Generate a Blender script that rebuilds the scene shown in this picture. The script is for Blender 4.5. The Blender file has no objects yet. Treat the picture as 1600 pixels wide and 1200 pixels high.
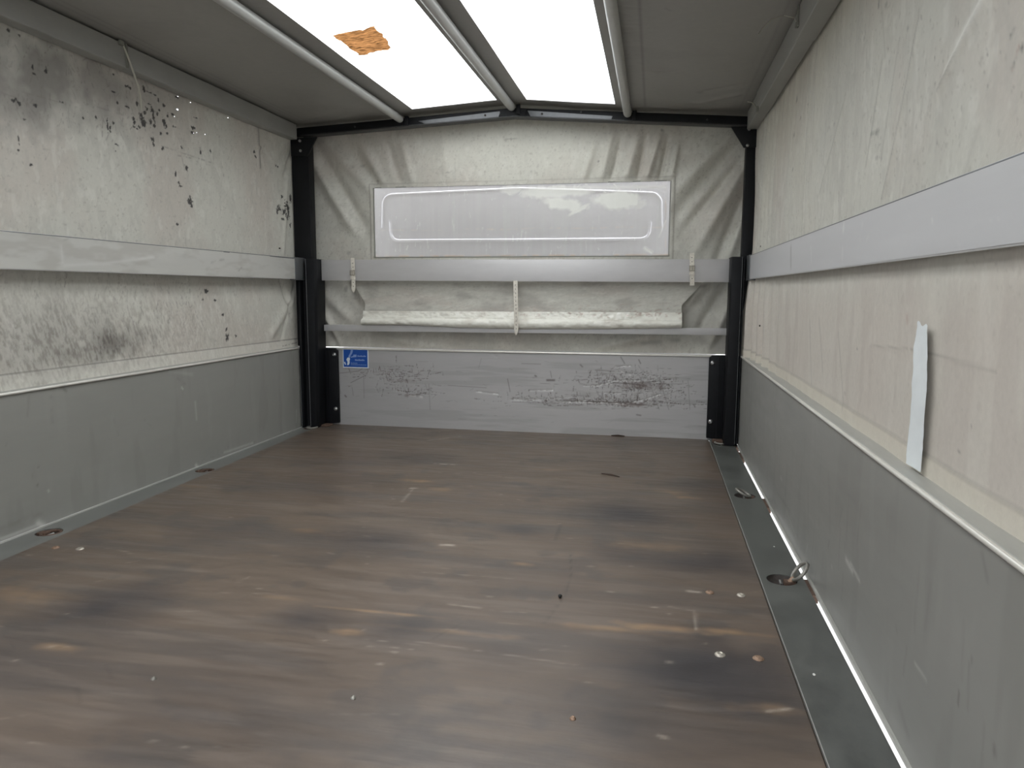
import bpy, bmesh, math, random
import numpy as np
from mathutils import Vector, Matrix

S = bpy.context.scene
COL = S.collection
random.seed(7)
rs = np.random.RandomState(11)

# ------------------------------------------------------------------ camera
CAM = np.array([1.67565, -3.23400, 0.66562])
YAW, PITCH, ROLL, FPX = -0.192824, -0.127774, 0.003941, 1131.787
fw = np.array([math.sin(YAW) * math.cos(PITCH), math.cos(YAW) * math.cos(PITCH), math.sin(PITCH)])
rt = np.array([math.cos(YAW), -math.sin(YAW), 0.0])
up = np.cross(rt, fw)
rt, up = math.cos(ROLL) * rt + math.sin(ROLL) * up, -math.sin(ROLL) * rt + math.cos(ROLL) * up
cd = bpy.data.cameras.new('camera')
cam = bpy.data.objects.new('camera', cd)
COL.objects.link(cam)
cam.matrix_world = Matrix(((rt[0], up[0], -fw[0], CAM[0]), (rt[1], up[1], -fw[1], CAM[1]),
                           (rt[2], up[2], -fw[2], CAM[2]), (0, 0, 0, 1)))
cd.sensor_width = 36.0
cd.lens = FPX / 1600 * 36.0
cd.clip_start = 0.02
S.camera = cam

# ------------------------------------------------------------------ world, lights, exposure
world = bpy.data.worlds.new('overcast_sky')
S.world = world
world.use_nodes = True
wn = world.node_tree
wn.nodes.clear()
wo = wn.nodes.new('ShaderNodeOutputWorld')
wb = wn.nodes.new('ShaderNodeBackground')
tc = wn.nodes.new('ShaderNodeTexCoord')
sx = wn.nodes.new('ShaderNodeSeparateXYZ')
rp = wn.nodes.new('ShaderNodeValToRGB')
wn.links.new(tc.outputs['Generated'], sx.inputs[0])
wn.links.new(sx.outputs['Z'], rp.inputs[0])
rp.color_ramp.elements[0].position = 0.0
rp.color_ramp.elements[0].color = (0.33, 0.35, 0.38, 1)
rp.color_ramp.elements[1].position = 1.0
rp.color_ramp.elements[1].color = (1.0, 1.0, 1.0, 1)
wn.links.new(rp.outputs[0], wb.inputs[0])
wb.inputs[1].default_value = 1.0
wn.links.new(wb.outputs[0], wo.inputs[0])

pd = bpy.data.lights.new('sky_portal', 'AREA')
pd.shape = 'RECTANGLE'
pd.size, pd.size_y = 2.08, 0.64
pd.cycles.is_portal = True
po = bpy.data.objects.new('sky_portal', pd)
COL.objects.link(po)
po.location = (1.025, -3.56, 0.70)
po.rotation_euler = (math.radians(90), 0, 0)

S.view_settings.view_transform = 'Standard'
S.view_settings.look = 'None'
S.view_settings.gamma = 1.0
S.view_settings.use_curve_mapping = False
S.view_settings.exposure = 2.62


def at(px, py, axis, val):
    """a point seen in the photograph, placed on the plane axis = val"""
    d = fw + rt * (px - 800) / FPX - up * (py - 600) / FPX
    return CAM + d * ((val - CAM[axis]) / d[axis])


# ------------------------------------------------------------------ helpers
def props(o, label=None, cat=None, group=None, kind=None):
    if label: o['label'] = label
    if cat: o['category'] = cat
    if group: o['group'] = group
    if kind: o['kind'] = kind
    return o


def link(name, me, mat, parent=None):
    o = bpy.data.objects.new(name, me)
    COL.objects.link(o)
    if mat is not None:
        me.materials.append(mat)
    if parent is not None:
        o.parent = parent
        o.matrix_parent_inverse = Matrix.Translation(-Vector(parent.location)) if tuple(parent.location) != (0, 0, 0) else Matrix()
    return o


def empty(name, loc, label=None, cat=None, group=None, kind=None):
    o = bpy.data.objects.new(name, None)
    COL.objects.link(o)
    o.location = loc
    o.empty_display_size = 0.05
    return props(o, label, cat, group, kind)


def obj(name, bm, mat, parent=None, smooth=True, angle=40):
    me = bpy.data.meshes.new(name)
    bmesh.ops.recalc_face_normals(bm, faces=bm.faces)
    bm.to_mesh(me)
    bm.free()
    if smooth:
        me.polygons.foreach_set('use_smooth', [True] * len(me.polygons))
        try:
            me.set_sharp_from_angle(angle=math.radians(angle))
        except Exception:
            pass
    return link(name, me, mat, parent)


def box(bm, x0, x1, y0, y1, z0, z1, bev=0.0, seg=2):
    r = bmesh.ops.create_cube(bm, size=1.0)
    vs = r['verts']
    for v in vs:
        v.co = Vector(((x0 + x1) / 2 + v.co.x * (x1 - x0), (y0 + y1) / 2 + v.co.y * (y1 - y0), (z0 + z1) / 2 + v.co.z * (z1 - z0)))
    if bev > 0:
        es = list({e for v in vs for e in v.link_edges})
        bmesh.ops.bevel(bm, geom=es, offset=bev, segments=seg, affect='EDGES', profile=0.6)
    return bm


def prism(bm, pts, axis, a, b, bev=0.0):
    """polygon pts in the two other axes, extruded along axis from a to b"""
    def mk(p, t):
        q = [p[0], p[1]]
        q.insert(axis, t)
        return bm.verts.new(q)
    A = [mk(p, a) for p in pts]
    B = [mk(p, b) for p in pts]
    n = len(pts)
    bm.faces.new(A)
    bm.faces.new(list(reversed(B)))
    for i in range(n):
        bm.faces.new((A[i], B[i], B[(i + 1) % n], A[(i + 1) % n]))
    if bev > 0:
        es = [e for v in A + B for e in v.link_edges]
        bmesh.ops.bevel(bm, geom=list(set(es)), offset=bev, segments=2, affect='EDGES', profile=0.6)
    return bm


def tube(bm, pts, r, n=12, closed=False, radii=None):
    pts = [Vector(p) for p in pts]
    rings = []
    N = len(pts)
    prev = None
    for i, p in enumerate(pts):
        if closed:
            t = (pts[(i + 1) % N] - pts[(i - 1) % N]).normalized()
        else:
            t = (pts[min(i + 1, N - 1)] - pts[max(i - 1, 0)]).normalized()
        if prev is None:
            a = t.orthogonal().normalized()
        else:
            a = (prev - t * prev.dot(t)).normalized()
        prev = a
        b = t.cross(a)
        rr = radii[i] if radii else r
        rings.append([bm.verts.new(p + (a * math.cos(2 * math.pi * k / n) + b * math.sin(2 * math.pi * k / n)) * rr) for k in range(n)])
    M = N if closed else N - 1
    for i in range(M):
        A, B = rings[i], rings[(i + 1) % N]
        for k in range(n):
            bm.faces.new((A[k], A[(k + 1) % n], B[(k + 1) % n], B[k]))
    if not closed:
        bm.faces.new(list(reversed(rings[0])))
        bm.faces.new(rings[-1])
    return bm


def lathe(bm, prof, c, n=20, axis=2):
    """prof: list of (radius, height); height runs along axis from c"""
    rings = []
    for (r, h) in prof:
        ring = []
        for k in range(n):
            a = 2 * math.pi * k / n
            q = [r * math.cos(a), r * math.sin(a)]
            q.insert(axis, h)
            ring.append(bm.verts.new((c[0] + q[0], c[1] + q[1], c[2] + q[2])))
        rings.append(ring)
    for A, B in zip(rings, rings[1:]):
        for k in range(n):
            bm.faces.new((A[k], A[(k + 1) % n], B[(k + 1) % n], B[k]))
    if prof[-1][0] < 0.9:
        bm.faces.new(rings[-1])
    bm.faces.new(list(reversed(rings[0])))
    return bm


# ---- numpy noise and painted / displaced sheets
TAB = rs.rand(64, 512)
PERM = rs.permutation(1024)


def vnoise(u, v, seed):
    t = TAB[seed % 64]
    ui, vi = np.floor(u).astype(np.int64), np.floor(v).astype(np.int64)
    fu, fv = u - ui, v - vi
    fu, fv = fu * fu * (3 - 2 * fu), fv * fv * (3 - 2 * fv)
    h = lambda a, b: t[PERM[(PERM[a & 1023] + b) & 1023] & 511]
    return (h(ui, vi) * (1 - fu) + h(ui + 1, vi) * fu) * (1 - fv) + (h(ui, vi + 1) * (1 - fu) + h(ui + 1, vi + 1) * fu) * fv


def fbm(u, v, seed, octv=4):
    s, a, tot = 0, 1.0, 0
    for i in range(octv):
        s = s + a * vnoise(u * 2 ** i + 13.7 * i, v * 2 ** i + 7.1 * i, seed + i)
        tot += a
        a *= 0.55
    return s / tot          # 0..1, mean .5


class Sheet:
    def __init__(self, u, v):
        self.u, self.v = np.asarray(u), np.asarray(v)
        self.U, self.V = np.meshgrid(self.u, self.v, indexing='ij')
        self.h = np.zeros_like(self.U)
        self.m = {}

    def mask(self, k):
        if k not in self.m:
            self.m[k] = np.zeros_like(self.U)
        return self.m[k]

    def _win(self, u0, u1, v0, v1):
        i0, i1 = np.searchsorted(self.u, [u0, u1])
        j0, j1 = np.searchsorted(self.v, [v0, v1])
        return slice(i0, i1), slice(j0, j1)

    def line(self, k, p, q, w, a, mode='max', noise=0, w2=None):
        """soft stroke; k = mask name or 'h' (height, added)"""
        A = self.h if k == 'h' else self.mask(k)
        w2 = w if w2 is None else w2
        pad = 3 * max(w, w2)
        sl = self._win(min(p[0], q[0]) - pad, max(p[0], q[0]) + pad, min(p[1], q[1]) - pad, max(p[1], q[1]) + pad)
        U, V = self.U[sl], self.V[sl]
        if U.size == 0: return
        du, dv = q[0] - p[0], q[1] - p[1]
        L2 = du * du + dv * dv + 1e-12
        t = np.clip(((U - p[0]) * du + (V - p[1]) * dv) / L2, 0, 1)
        d2 = (U - p[0] - t * du) ** 2 + (V - p[1] - t * dv) ** 2
        ww = w + (w2 - w) * t
        g = a * np.exp(-d2 / (2 * (ww * 0.6) ** 2))
        if mode == 'fade':
            g = g * np.sin(np.pi * np.clip(t, 0.02, 0.98)) ** 0.6
        if noise:
            g = g * np.clip((vnoise(U * noise, V * noise, 5) - 0.3) * 2.2, 0, 1)
        if k == 'h' or mode in ('add', 'fade'):
            A[sl] += g
        else:
            A[sl] = np.maximum(A[sl], g)

    def blob(self, k, c, ru, rv, a, ang=0.0, rough=0.0, freq=60, soft=1.0, add=False, seed=9):
        A = self.h if k == 'h' else self.mask(k)
        pad = 2.2 * max(ru, rv)
        sl = self._win(c[0] - pad, c[0] + pad, c[1] - pad, c[1] + pad)
        U, V = self.U[sl], self.V[sl]
        if U.size == 0: return
        x, y = U - c[0], V - c[1]
        ca, sa = math.cos(ang), math.sin(ang)
        x, y = x * ca + y * sa, -x * sa + y * ca
        d = np.sqrt((x / ru) ** 2 + (y / rv) ** 2)
        if rough:
            d = d + rough * (fbm(U * freq, V * freq, seed, 3) - 0.5) * 3
        g = a * np.clip((1.15 - d) / (0.9 * soft), 0, 1)
        g = np.where(g > 0, g, 0)
        if k == 'h' or add:
            A[sl] += g
        else:
            A[sl] = np.maximum(A[sl], g)

    def build(self, name, mat, pos, colour, parent=None, keep=None):
        nu, nv = self.U.shape
        X = pos(self.U, self.V, self.h)
        co = np.stack([np.broadcast_to(c, self.U.shape) for c in X], axis=-1).reshape(-1, 3).astype(np.float32)
        idx = np.arange(nu * nv).reshape(nu, nv)
        quads = np.stack([idx[:-1, :-1], idx[1:, :-1], idx[1:, 1:], idx[:-1, 1:]], axis=-1)
        if keep is not None:
            cu, cv = (self.u[:-1] + self.u[1:]) / 2, (self.v[:-1] + self.v[1:]) / 2
            CU, CV = np.meshgrid(cu, cv, indexing='ij')
            quads = quads[keep(CU, CV)]
        quads = quads.reshape(-1, 4)
        me = bpy.data.meshes.new(name)
        me.vertices.add(len(co))
        me.vertices.foreach_set('co', co.ravel())
        me.loops.add(quads.size)
        me.loops.foreach_set('vertex_index', quads.ravel().astype(np.int32))
        me.polygons.add(len(quads))
        me.polygons.foreach_set('loop_start', np.arange(0, quads.size, 4, dtype=np.int32))
        me.update(calc_edges=True)
        me.polygons.foreach_set('use_smooth', np.ones(len(quads), bool))
        if colour is not None:
            c = np.ones((nu * nv, 4), np.float32)
            c[:, :3] = np.clip(colour.reshape(-1, 3), 0.003, 0.95)
            if self.m.get('alpha') is not None:
                c[:, 3] = self.m['alpha'].ravel()
            at_ = me.color_attributes.new('col', 'FLOAT_COLOR', 'POINT')
            at_.data.foreach_set('color', c.ravel())
        me.validate()
        return link(name, me, mat, parent)


def mixc(base, col, m):
    m = np.clip(m, 0, 1)[..., None]
    return base * (1 - m) + np.array(col) * m


# ------------------------------------------------------------------ materials
def nm(name):
    m = bpy.data.materials.new(name)
    m.use_nodes = True
    nt = m.node_tree
    nt.nodes.clear()
    out = nt.nodes.new('ShaderNodeOutputMaterial')
    return m, nt, out


def pbr(name, col, rough=0.5, metal=0.0, noise=0.0, nscale=20, stretch=(1, 1, 1), bump=0.0, bscale=80, spec=0.5,
        attr=False, trans=0.0, coat=0.0, rnoise=0.0, bdist=0.001):
    m, nt, out = nm(name)
    N, L = nt.nodes, nt.links
    p = N.new('ShaderNodeBsdfPrincipled')
    p.inputs['Roughness'].default_value = rough
    p.inputs['Metallic'].default_value = metal
    p.inputs['Specular IOR Level'].default_value = spec
    p.inputs['Coat Weight'].default_value = coat
    tcn = N.new('ShaderNodeTexCoord')
    mp = N.new('ShaderNodeMapping')
    mp.inputs['Scale'].default_value = stretch
    L.new(tcn.outputs['Object'], mp.inputs[0])
    src = None
    if attr:
        a = N.new('ShaderNodeAttribute')
        a.attribute_name = 'col'
        src = a.outputs['Color']
    if noise > 0:
        t = N.new('ShaderNodeTexNoise')
        t.inputs['Scale'].default_value = nscale
        t.inputs['Detail'].default_value = 6
        t.inputs['Roughness'].default_value = 0.65
        L.new(mp.outputs[0], t.inputs['Vector'])
        mr = N.new('ShaderNodeMapRange')
        mr.inputs[1].default_value = 0.25
        mr.inputs[2].default_value = 0.75
        mr.inputs[3].default_value = 1 - noise
        mr.inputs[4].default_value = 1 + noise
        L.new(t.outputs[0], mr.inputs[0])
        mx = N.new('ShaderNodeVectorMath')
        mx.operation = 'SCALE'
        if src is None:
            mx.inputs[0].default_value = col[:3]
        else:
            L.new(src, mx.inputs[0])
        L.new(mr.outputs[0], mx.inputs['Scale'])
        src = mx.outputs[0]
        if rnoise > 0:
            r2 = N.new('ShaderNodeMapRange')
            r2.inputs[1].default_value = 0.3
            r2.inputs[2].default_value = 0.7
            r2.inputs[3].default_value = max(0.05, rough - rnoise)
            r2.inputs[4].default_value = min(1, rough + rnoise)
            L.new(t.outputs[0], r2.inputs[0])
            L.new(r2.outputs[0], p.inputs['Roughness'])
    if src is None:
        p.inputs['Base Color'].default_value = (*col[:3], 1)
    else:
        L.new(src, p.inputs['Base Color'])
    if bump > 0:
        t2 = N.new('ShaderNodeTexNoise')
        t2.inputs['Scale'].default_value = bscale
        t2.inputs['Detail'].default_value = 4
        L.new(mp.outputs[0], t2.inputs['Vector'])
        b = N.new('ShaderNodeBump')
        b.inputs['Strength'].default_value = bump
        b.inputs['Distance'].default_value = bdist
        L.new(t2.outputs[0], b.inputs['Height'])
        L.new(b.outputs[0], p.inputs['Normal'])
    last = p.outputs[0]
    if trans > 0:
        tr = N.new('ShaderNodeBsdfTranslucent')
        if src is not None:
            L.new(src, tr.inputs[0])
        else:
            tr.inputs[0].default_value = (*col[:3], 1)
        mxs = N.new('ShaderNodeMixShader')
        mxs.inputs[0].default_value = trans
        L.new(last, mxs.inputs[1])
        L.new(tr.outputs[0], mxs.inputs[2])
        last = mxs.outputs[0]
    L.new(last, out.inputs[0])
    return m


M = {}
M['tarp'] = pbr('dirty_tarpaulin', None, rough=0.55, noise=0.05, nscale=90, bump=0.25, bscale=260, attr=True, trans=0.010, spec=0.4)
M['roof_tarp'] = pbr('grey_roof_tarpaulin', None, rough=0.5, noise=0.04, nscale=40, bump=0.25, bscale=120, attr=True, trans=0.0, spec=0.4)
M['board'] = pbr('grey_painted_aluminium', None, rough=0.42, noise=0.04, nscale=14, stretch=(1, 0.4, 2), attr=True, bump=0.08, bscale=30, rnoise=0.06)
M['head'] = pbr('grey_head_board_metal', None, rough=0.40, noise=0.03, nscale=30, stretch=(0.4, 1, 3), attr=True, bump=0.08, bscale=60, rnoise=0.06)
M['ply'] = pbr('brown_film_faced_plywood', None, rough=0.40, noise=0.16, nscale=22, stretch=(0.35, 2.2, 1), attr=True, bump=0.2, bscale=90, rnoise=0.10)
M['strip'] = pbr('dark_green_grey_steel', (0.100, 0.104, 0.097), rough=0.42, noise=0.38, nscale=14, stretch=(1, 0.6, 1), bump=0.15, bscale=50, rnoise=0.1)
M['stripL'] = pbr('grey_edge_steel', (0.165, 0.168, 0.158), rough=0.45, noise=0.22, nscale=12, stretch=(1, 0.6, 1), bump=0.15, bscale=50, rnoise=0.08)
M['alu'] = pbr('anodised_aluminium', (0.57, 0.56, 0.56), rough=0.42, metal=0.35, noise=0.05, nscale=10, stretch=(1, 0.3, 3), bump=0.04, bscale=60, rnoise=0.06)
M['alu_side'] = pbr('brushed_aluminium_rail', None, rough=0.38, metal=0.35, noise=0.03, nscale=12, stretch=(1, 0.3, 4), bump=0.04, bscale=60, attr=True, rnoise=0.05)
M['alu_lip'] = pbr('highlight_aluminium_lip', (0.86, 0.84, 0.78), rough=0.30, metal=0.4, noise=0.12, nscale=16, stretch=(1, 0.3, 1))  # raised tone carries the edge highlight in its colour
M['beam'] = pbr('grey_eaves_tarp_pocket', (0.34, 0.34, 0.32), rough=0.5, noise=0.08, nscale=14, stretch=(1, 0.4, 1), bump=0.1, bscale=60)
M['tube'] = pbr('pale_grey_roof_tube', (0.48, 0.48, 0.46), rough=0.38, metal=0.2, noise=0.05, nscale=20)
M['black'] = pbr('black_coated_steel', (0.006, 0.0065, 0.008), rough=0.5, noise=0.3, nscale=30, bump=0.1, bscale=150, spec=0.25)
M['black_edge'] = pbr('worn_black_edge', (0.03, 0.031, 0.032), rough=0.45, noise=0.4, nscale=60)
M['plate'] = pbr('dull_grey_bow_plate', (0.13, 0.135, 0.14), rough=0.35, metal=0.3, noise=0.12, nscale=30)
M['steel'] = pbr('zinc_steel', (0.55, 0.55, 0.54), rough=0.28, metal=0.9, noise=0.15, nscale=150)
M['rust'] = pbr('rusty_steel', (0.10, 0.060, 0.042), rough=0.75, noise=0.5, nscale=180, bump=0.5, bscale=300)
M['ring'] = pbr('worn_galvanised_ring', (0.30, 0.29, 0.26), rough=0.45, metal=0.5, noise=0.3, nscale=120, bump=0.2, bscale=300)
M['cup'] = pbr('dirty_recess_steel', (0.055, 0.045, 0.04), rough=0.7, noise=0.5, nscale=120, bump=0.5, bscale=200)
M['rivet_rust'] = pbr('rusty_bolt_head', (0.30, 0.20, 0.14), rough=0.5, metal=0.4, noise=0.35, nscale=260, bump=0.4, bscale=400)
M['rivet'] = pbr('worn_zinc_bolt_head', (0.50, 0.46, 0.40), rough=0.4, metal=0.6, noise=0.3, nscale=260, bump=0.3, bscale=400)
M['strap'] = pbr('off_white_strap', (0.70, 0.66, 0.58), rough=0.6, noise=0.22, nscale=120, bump=0.2, bscale=300)
M['buckle'] = pbr('dull_buckle_metal', (0.40, 0.37, 0.31), rough=0.4, metal=0.6, noise=0.3, nscale=200)
M['hole'] = pbr('dark_eyelet', (0.03, 0.025, 0.02), rough=0.8)
M['tape'] = pbr('white_repair_tape', (0.80, 0.84, 0.85), rough=0.45, noise=0.03, nscale=40, bump=0.3, bscale=60)
M['roll'] = pbr('rolled_blind_vinyl', None, rough=0.24, noise=0.05, nscale=60, bump=0.8, bscale=35, attr=True, bdist=0.004)
M['blue'] = pbr('blue_sticker_print', (0.005, 0.075, 0.36), rough=0.4)
M['white'] = pbr('white_sticker_print', (0.72, 0.80, 0.86), rough=0.4)
M['blue_grey'] = pbr('pale_blue_sticker_print', (0.22, 0.33, 0.62), rough=0.4)
M['cab'] = pbr('pale_cab_paint', (0.43, 0.43, 0.455), rough=0.3, noise=0.02, nscale=3)
M['cab_highlight'] = pbr('glossy_highlight_bead', (0.9, 0.9, 0.95), rough=0.15, metal=0.7)
M['ground'] = pbr('pale_concrete_ground', (0.42, 0.42, 0.41), rough=0.85, noise=0.15, nscale=2, bump=0.3, bscale=8)
M['twig'] = pbr('dark_wood_splinter', (0.05, 0.03, 0.02), rough=0.8, noise=0.4, nscale=100)
M['crumb'] = pbr('black_grit', (0.012, 0.012, 0.012), rough=0.8)
M['shellw'] = pbr('white_grit', (0.7, 0.7, 0.66), rough=0.6)
M['cord'] = pbr('pale_cable_tie', (0.50, 0.49, 0.42), rough=0.4, spec=0.6)
M['cord_dark'] = pbr('grey_cable_tie', (0.22, 0.22, 0.19), rough=0.5)


def film_mat():
    m, nt, out = nm('scratched_clear_vinyl')
    N, L = nt.nodes, nt.links
    a = N.new('ShaderNodeAttribute'); a.attribute_name = 'col'
    tr = N.new('ShaderNodeBsdfTransparent'); tr.inputs[0].default_value = (0.93, 0.93, 0.95, 1)
    df = N.new('ShaderNodeBsdfDiffuse'); L.new(a.outputs['Color'], df.inputs[0])
    tl = N.new('ShaderNodeBsdfTranslucent'); L.new(a.outputs['Color'], tl.inputs[0])
    gl = N.new('ShaderNodeBsdfGlossy'); gl.inputs['Roughness'].default_value = 0.25
    m1 = N.new('ShaderNodeMixShader'); m1.inputs[0].default_value = 0.35
    L.new(df.outputs[0], m1.inputs[1]); L.new(tl.outputs[0], m1.inputs[2])
    m2 = N.new('ShaderNodeMixShader')
    L.new(a.outputs['Alpha'], m2.inputs[0])
    L.new(tr.outputs[0], m2.inputs[1]); L.new(m1.outputs[0], m2.inputs[2])
    m3 = N.new('ShaderNodeMixShader'); m3.inputs[0].default_value = 0.04
    L.new(m2.outputs[0], m3.inputs[1]); L.new(gl.outputs[0], m3.inputs[2])
    L.new(m3.outputs[0], out.inputs[0])
    return m


def translucent_mat(name, col, t, rough_bump=0.3, scale=30, noise=0.05, direct=0.0):
    m, nt, out = nm(name)
    N, L = nt.nodes, nt.links
    tcn = N.new('ShaderNodeTexCoord')
    mp = N.new('ShaderNodeMapping'); mp.inputs['Scale'].default_value = (0.6, 1.6, 1)
    L.new(tcn.outputs['Object'], mp.inputs[0])
    n = N.new('ShaderNodeTexNoise'); n.inputs['Scale'].default_value = scale; n.inputs['Detail'].default_value = 5
    L.new(mp.outputs[0], n.inputs['Vector'])
    mr = N.new('ShaderNodeMapRange')
    mr.inputs[1].default_value = 0.25; mr.inputs[2].default_value = 0.75
    mr.inputs[3].default_value = 1 - noise; mr.inputs[4].default_value = 1 + noise
    L.new(n.outputs[0], mr.inputs[0])
    sc = N.new('ShaderNodeVectorMath'); sc.operation = 'SCALE'; sc.inputs[0].default_value = col
    L.new(mr.outputs[0], sc.inputs['Scale'])
    df = N.new('ShaderNodeBsdfDiffuse'); L.new(sc.outputs[0], df.inputs[0])
    tl = N.new('ShaderNodeBsdfTranslucent'); L.new(sc.outputs[0], tl.inputs[0])
    b = N.new('ShaderNodeBump'); b.inputs['Strength'].default_value = rough_bump; b.inputs['Distance'].default_value = 0.003
    L.new(n.outputs[0], b.inputs['Height']); L.new(b.outputs[0], df.inputs['Normal'])
    mx = N.new('ShaderNodeMixShader'); mx.inputs[0].default_value = t
    L.new(df.outputs[0], mx.inputs[1]); L.new(tl.outputs[0], mx.inputs[2])
    if direct > 0:
        tp = N.new('ShaderNodeBsdfTransparent'); tp.inputs[0].default_value = (0.95, 0.97, 0.97, 1)
        m3 = N.new('ShaderNodeMixShader'); m3.inputs[0].default_value = direct
        L.new(mx.outputs[0], m3.inputs[1]); L.new(tp.outputs[0], m3.inputs[2])
        mx = m3
    L.new(mx.outputs[0], out.inputs[0])
    return m


M['film'] = film_mat()
M['ledge'] = pbr('dull_aluminium_ledge', (0.43, 0.43, 0.40), rough=0.45, metal=0.2, noise=0.12, nscale=16, stretch=(1, 0.3, 1))
M['skylight'] = translucent_mat('white_translucent_roof_panel', (0.86, 0.88, 0.88), 0.72, direct=0.38)
M['orange'] = translucent_mat('orange_brown_repair_patch', (0.34, 0.165, 0.065), 0.40, 1.0, 60, 0.8)

# ------------------------------------------------------------------ sizes
W = 2.05
YB = -3.5           # open rear end of the load bed
BH = 0.395          # height of side boards
TL, TR = -0.030, 2.080   # tarpaulin planes
TARP = np.array([0.575, 0.565, 0.505])


def yspan(a, dense, fine=0.004, coarse=0.011):
    return np.concatenate([np.arange(YB, a, coarse), np.arange(a, dense, fine), [dense]])


def roofz(x):
    return np.interp(x, [-0.04, 0.02, 0.523, 1.036, 1.54, 2.03, 2.09], [1.432, 1.434, 1.4545, 1.4840, 1.4370, 1.409, 1.402])


# ------------------------------------------------------------------ ground outside
bm = bmesh.new()
bmesh.ops.create_grid(bm, x_segments=2, y_segments=2, size=30)
for v in bm.verts:
    v.co.z = -1.05
props(obj('ground', bm, M['ground'], smooth=False), kind='structure')

# ------------------------------------------------------------------ plywood floor
sh = Sheet(np.concatenate([np.arange(0, 1, 1 / 360), [1.0]]), np.concatenate([np.arange(YB, -2.5, 0.05), np.arange(-2.5, 0.1, 0.005), [0.105]]))
# u runs 0..1 across (left edge is slightly skewed), v is y
XL = lambda y: np.interp(y, [-3.5, -1.8, 0.1], [0.150, 0.113, 0.068])
FX = XL(sh.V) + (1.931 - XL(sh.V)) * sh.U


class FloorFrame:
    """stamp strokes in true x, y"""
    def __init__(self, s): self.s = s
    def cv(self, p): return ((p[0] - XL(p[1])) / (1.931 - XL(p[1])), p[1])


base = np.zeros(sh.U.shape + (3,)) + np.array([0.126, 0.096, 0.075])
n1 = fbm(FX * 1.6, sh.V * 2.2, 1, 4)
n2 = fbm(FX * 2.2, sh.V * 14, 4, 4)
n3 = fbm(FX * 5, sh.V * 45, 8, 4)
n4 = fbm(FX * 9, sh.V * 11, 12, 4)
base *= (0.84 + 0.32 * n1)[..., None]
base = mixc(base, (0.088, 0.079, 0.075), np.clip((n2 - 0.5) * 2.6, 0, 0.5))
base = mixc(base, (0.185, 0.150, 0.125), np.clip((n3 - 0.52) * 3.0, 0, 0.5) * np.clip((n1 - 0.3) * 3, 0, 1))
base = mixc(base, (0.17, 0.13, 0.10), np.clip((fbm(FX * 3, sh.V * 9, 21, 4) - 0.58) * 4, 0, 0.4))
base = mixc(base, (0.070, 0.064, 0.062), np.clip((n4 - 0.62) * 4, 0, 0.4))
# dark rubbed patches and bare wood, put where the photograph has them
sh2 = Sheet(np.linspace(0, 2.05, 411), sh.v)      # true-x canvas


def F(px, py):
    p = at(px, py, 2, 0)
    return (p[0], p[1])


for (px, py, ru, rv, a) in [(980, 803, .17, .13, .75), (1100, 1050, .17, .16, .85), (1060, 880, .18, .10, .6), (590, 845, .15, .09, .6),
                            (160, 950, .13, .14, .7), (480, 970, .10, .06, .6), (620, 985, .10, .07, .45), (810, 830, .07, .04, .6),
                            (640, 715, .20, .12, .5), (1130, 880, .10, .14, .6), (1090, 760, .12, .10, .35), (790, 1020, .09, .06, .35),
                            (1000, 1130, .2, .12, .5), (340, 830, .15, .1, .35), (300, 1110, .25, .2, .3), (40, 1040, .2, .2, .3)]:
    sh2.blob('dark', F(px, py), ru * 1.15, rv * 1.15, min(1, a * 1.25), rough=0.25, freq=7, soft=1.2, seed=3 + int(px) % 20)
for (px, py, ru, rv, a) in [(655, 752, .09, .022, .8), (690, 765, .05, .02, .6), (1050, 770, .06, .03, .55), (1075, 778, .04, .02, .6),
                            (815, 882, .035, .015, .9), (1040, 982, .11, .018, .95), (1130, 988, .10, .014, .8), (960, 985, .12, .014, .6),
                            (1010, 855, .10, .03, .4), (90, 1012, .05, .015, .7), (540, 988, .04, .013, .7), (870, 735, .10, .02, .35),
                            (480, 830, .05, .02, .3), (720, 990, .16, .012, .4), (1210, 1110, .08, .02, .5), (440, 935, .08, .01, .55),
                            (600, 958, .16, .006, .6), (50, 930, .12, .04, .4), (300, 760, .08, .02, .3)]:
    sh2.blob('bare', F(px, py), ru, rv, a, rough=0.45, freq=26, soft=1.2, seed=int(px) % 30)
for (p, q, w, a) in [((660, 690), (720, 682), .006, .55), ((628, 785), (645, 765), .004, .6), ((636, 764), (655, 763), .009, .7),
                     ((690, 852), (712, 853), .008, .8), ((680, 725), (712, 727), .006, .8), ((735, 740), (810, 748), .004, .35),
                     ((1068, 924), (1092, 926), .007, .8), ((1086, 950), (1088, 985), .003, .6), ((80, 1012), (120, 1010), .005, .8),
                     ((570, 985), (560, 992), .004, .5), ((700, 945), (820, 960), .004, .35), ((650, 1003), (900, 1040), .003, .3),
                     ((1200, 1113), (1250, 1107), .004, .7), ((150, 910), (170, 905), .004, .4), ((370, 912), (390, 902), .003, .4),
                     ((200, 880), (260, 870), .004, .3), ((660, 895), (800, 905), .004, .25), ((420, 745), (520, 740), .006, .25)]:
    sh2.line('pale', F(*p), F(*q), w, a, noise=70)
for (p, q, w, a) in [((876, 820), (868, 845), .003, .8), ((892, 868), (892, 905), .002, .6), ((892, 905), (880, 935), .002, .6),
                     ((880, 935), (850, 975), .002, .5), ((120, 1075), (125, 1100), .003, .5), ((165, 1040), (175, 1060), .003, .4),
                     ((960, 727), (1000, 731), .003, .4), ((675, 1000), (720, 975), .003, .3), ((430, 1000), (700, 1040), .002, .25),
                     ((1000, 680), (1110, 686), .014, .5), ((523, 664), (1000, 680), .007, .3)]:  # final two strokes darken the floor along the head board
    sh2.line('cut_and_dark', F(*p), F(*q), w, a)
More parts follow.
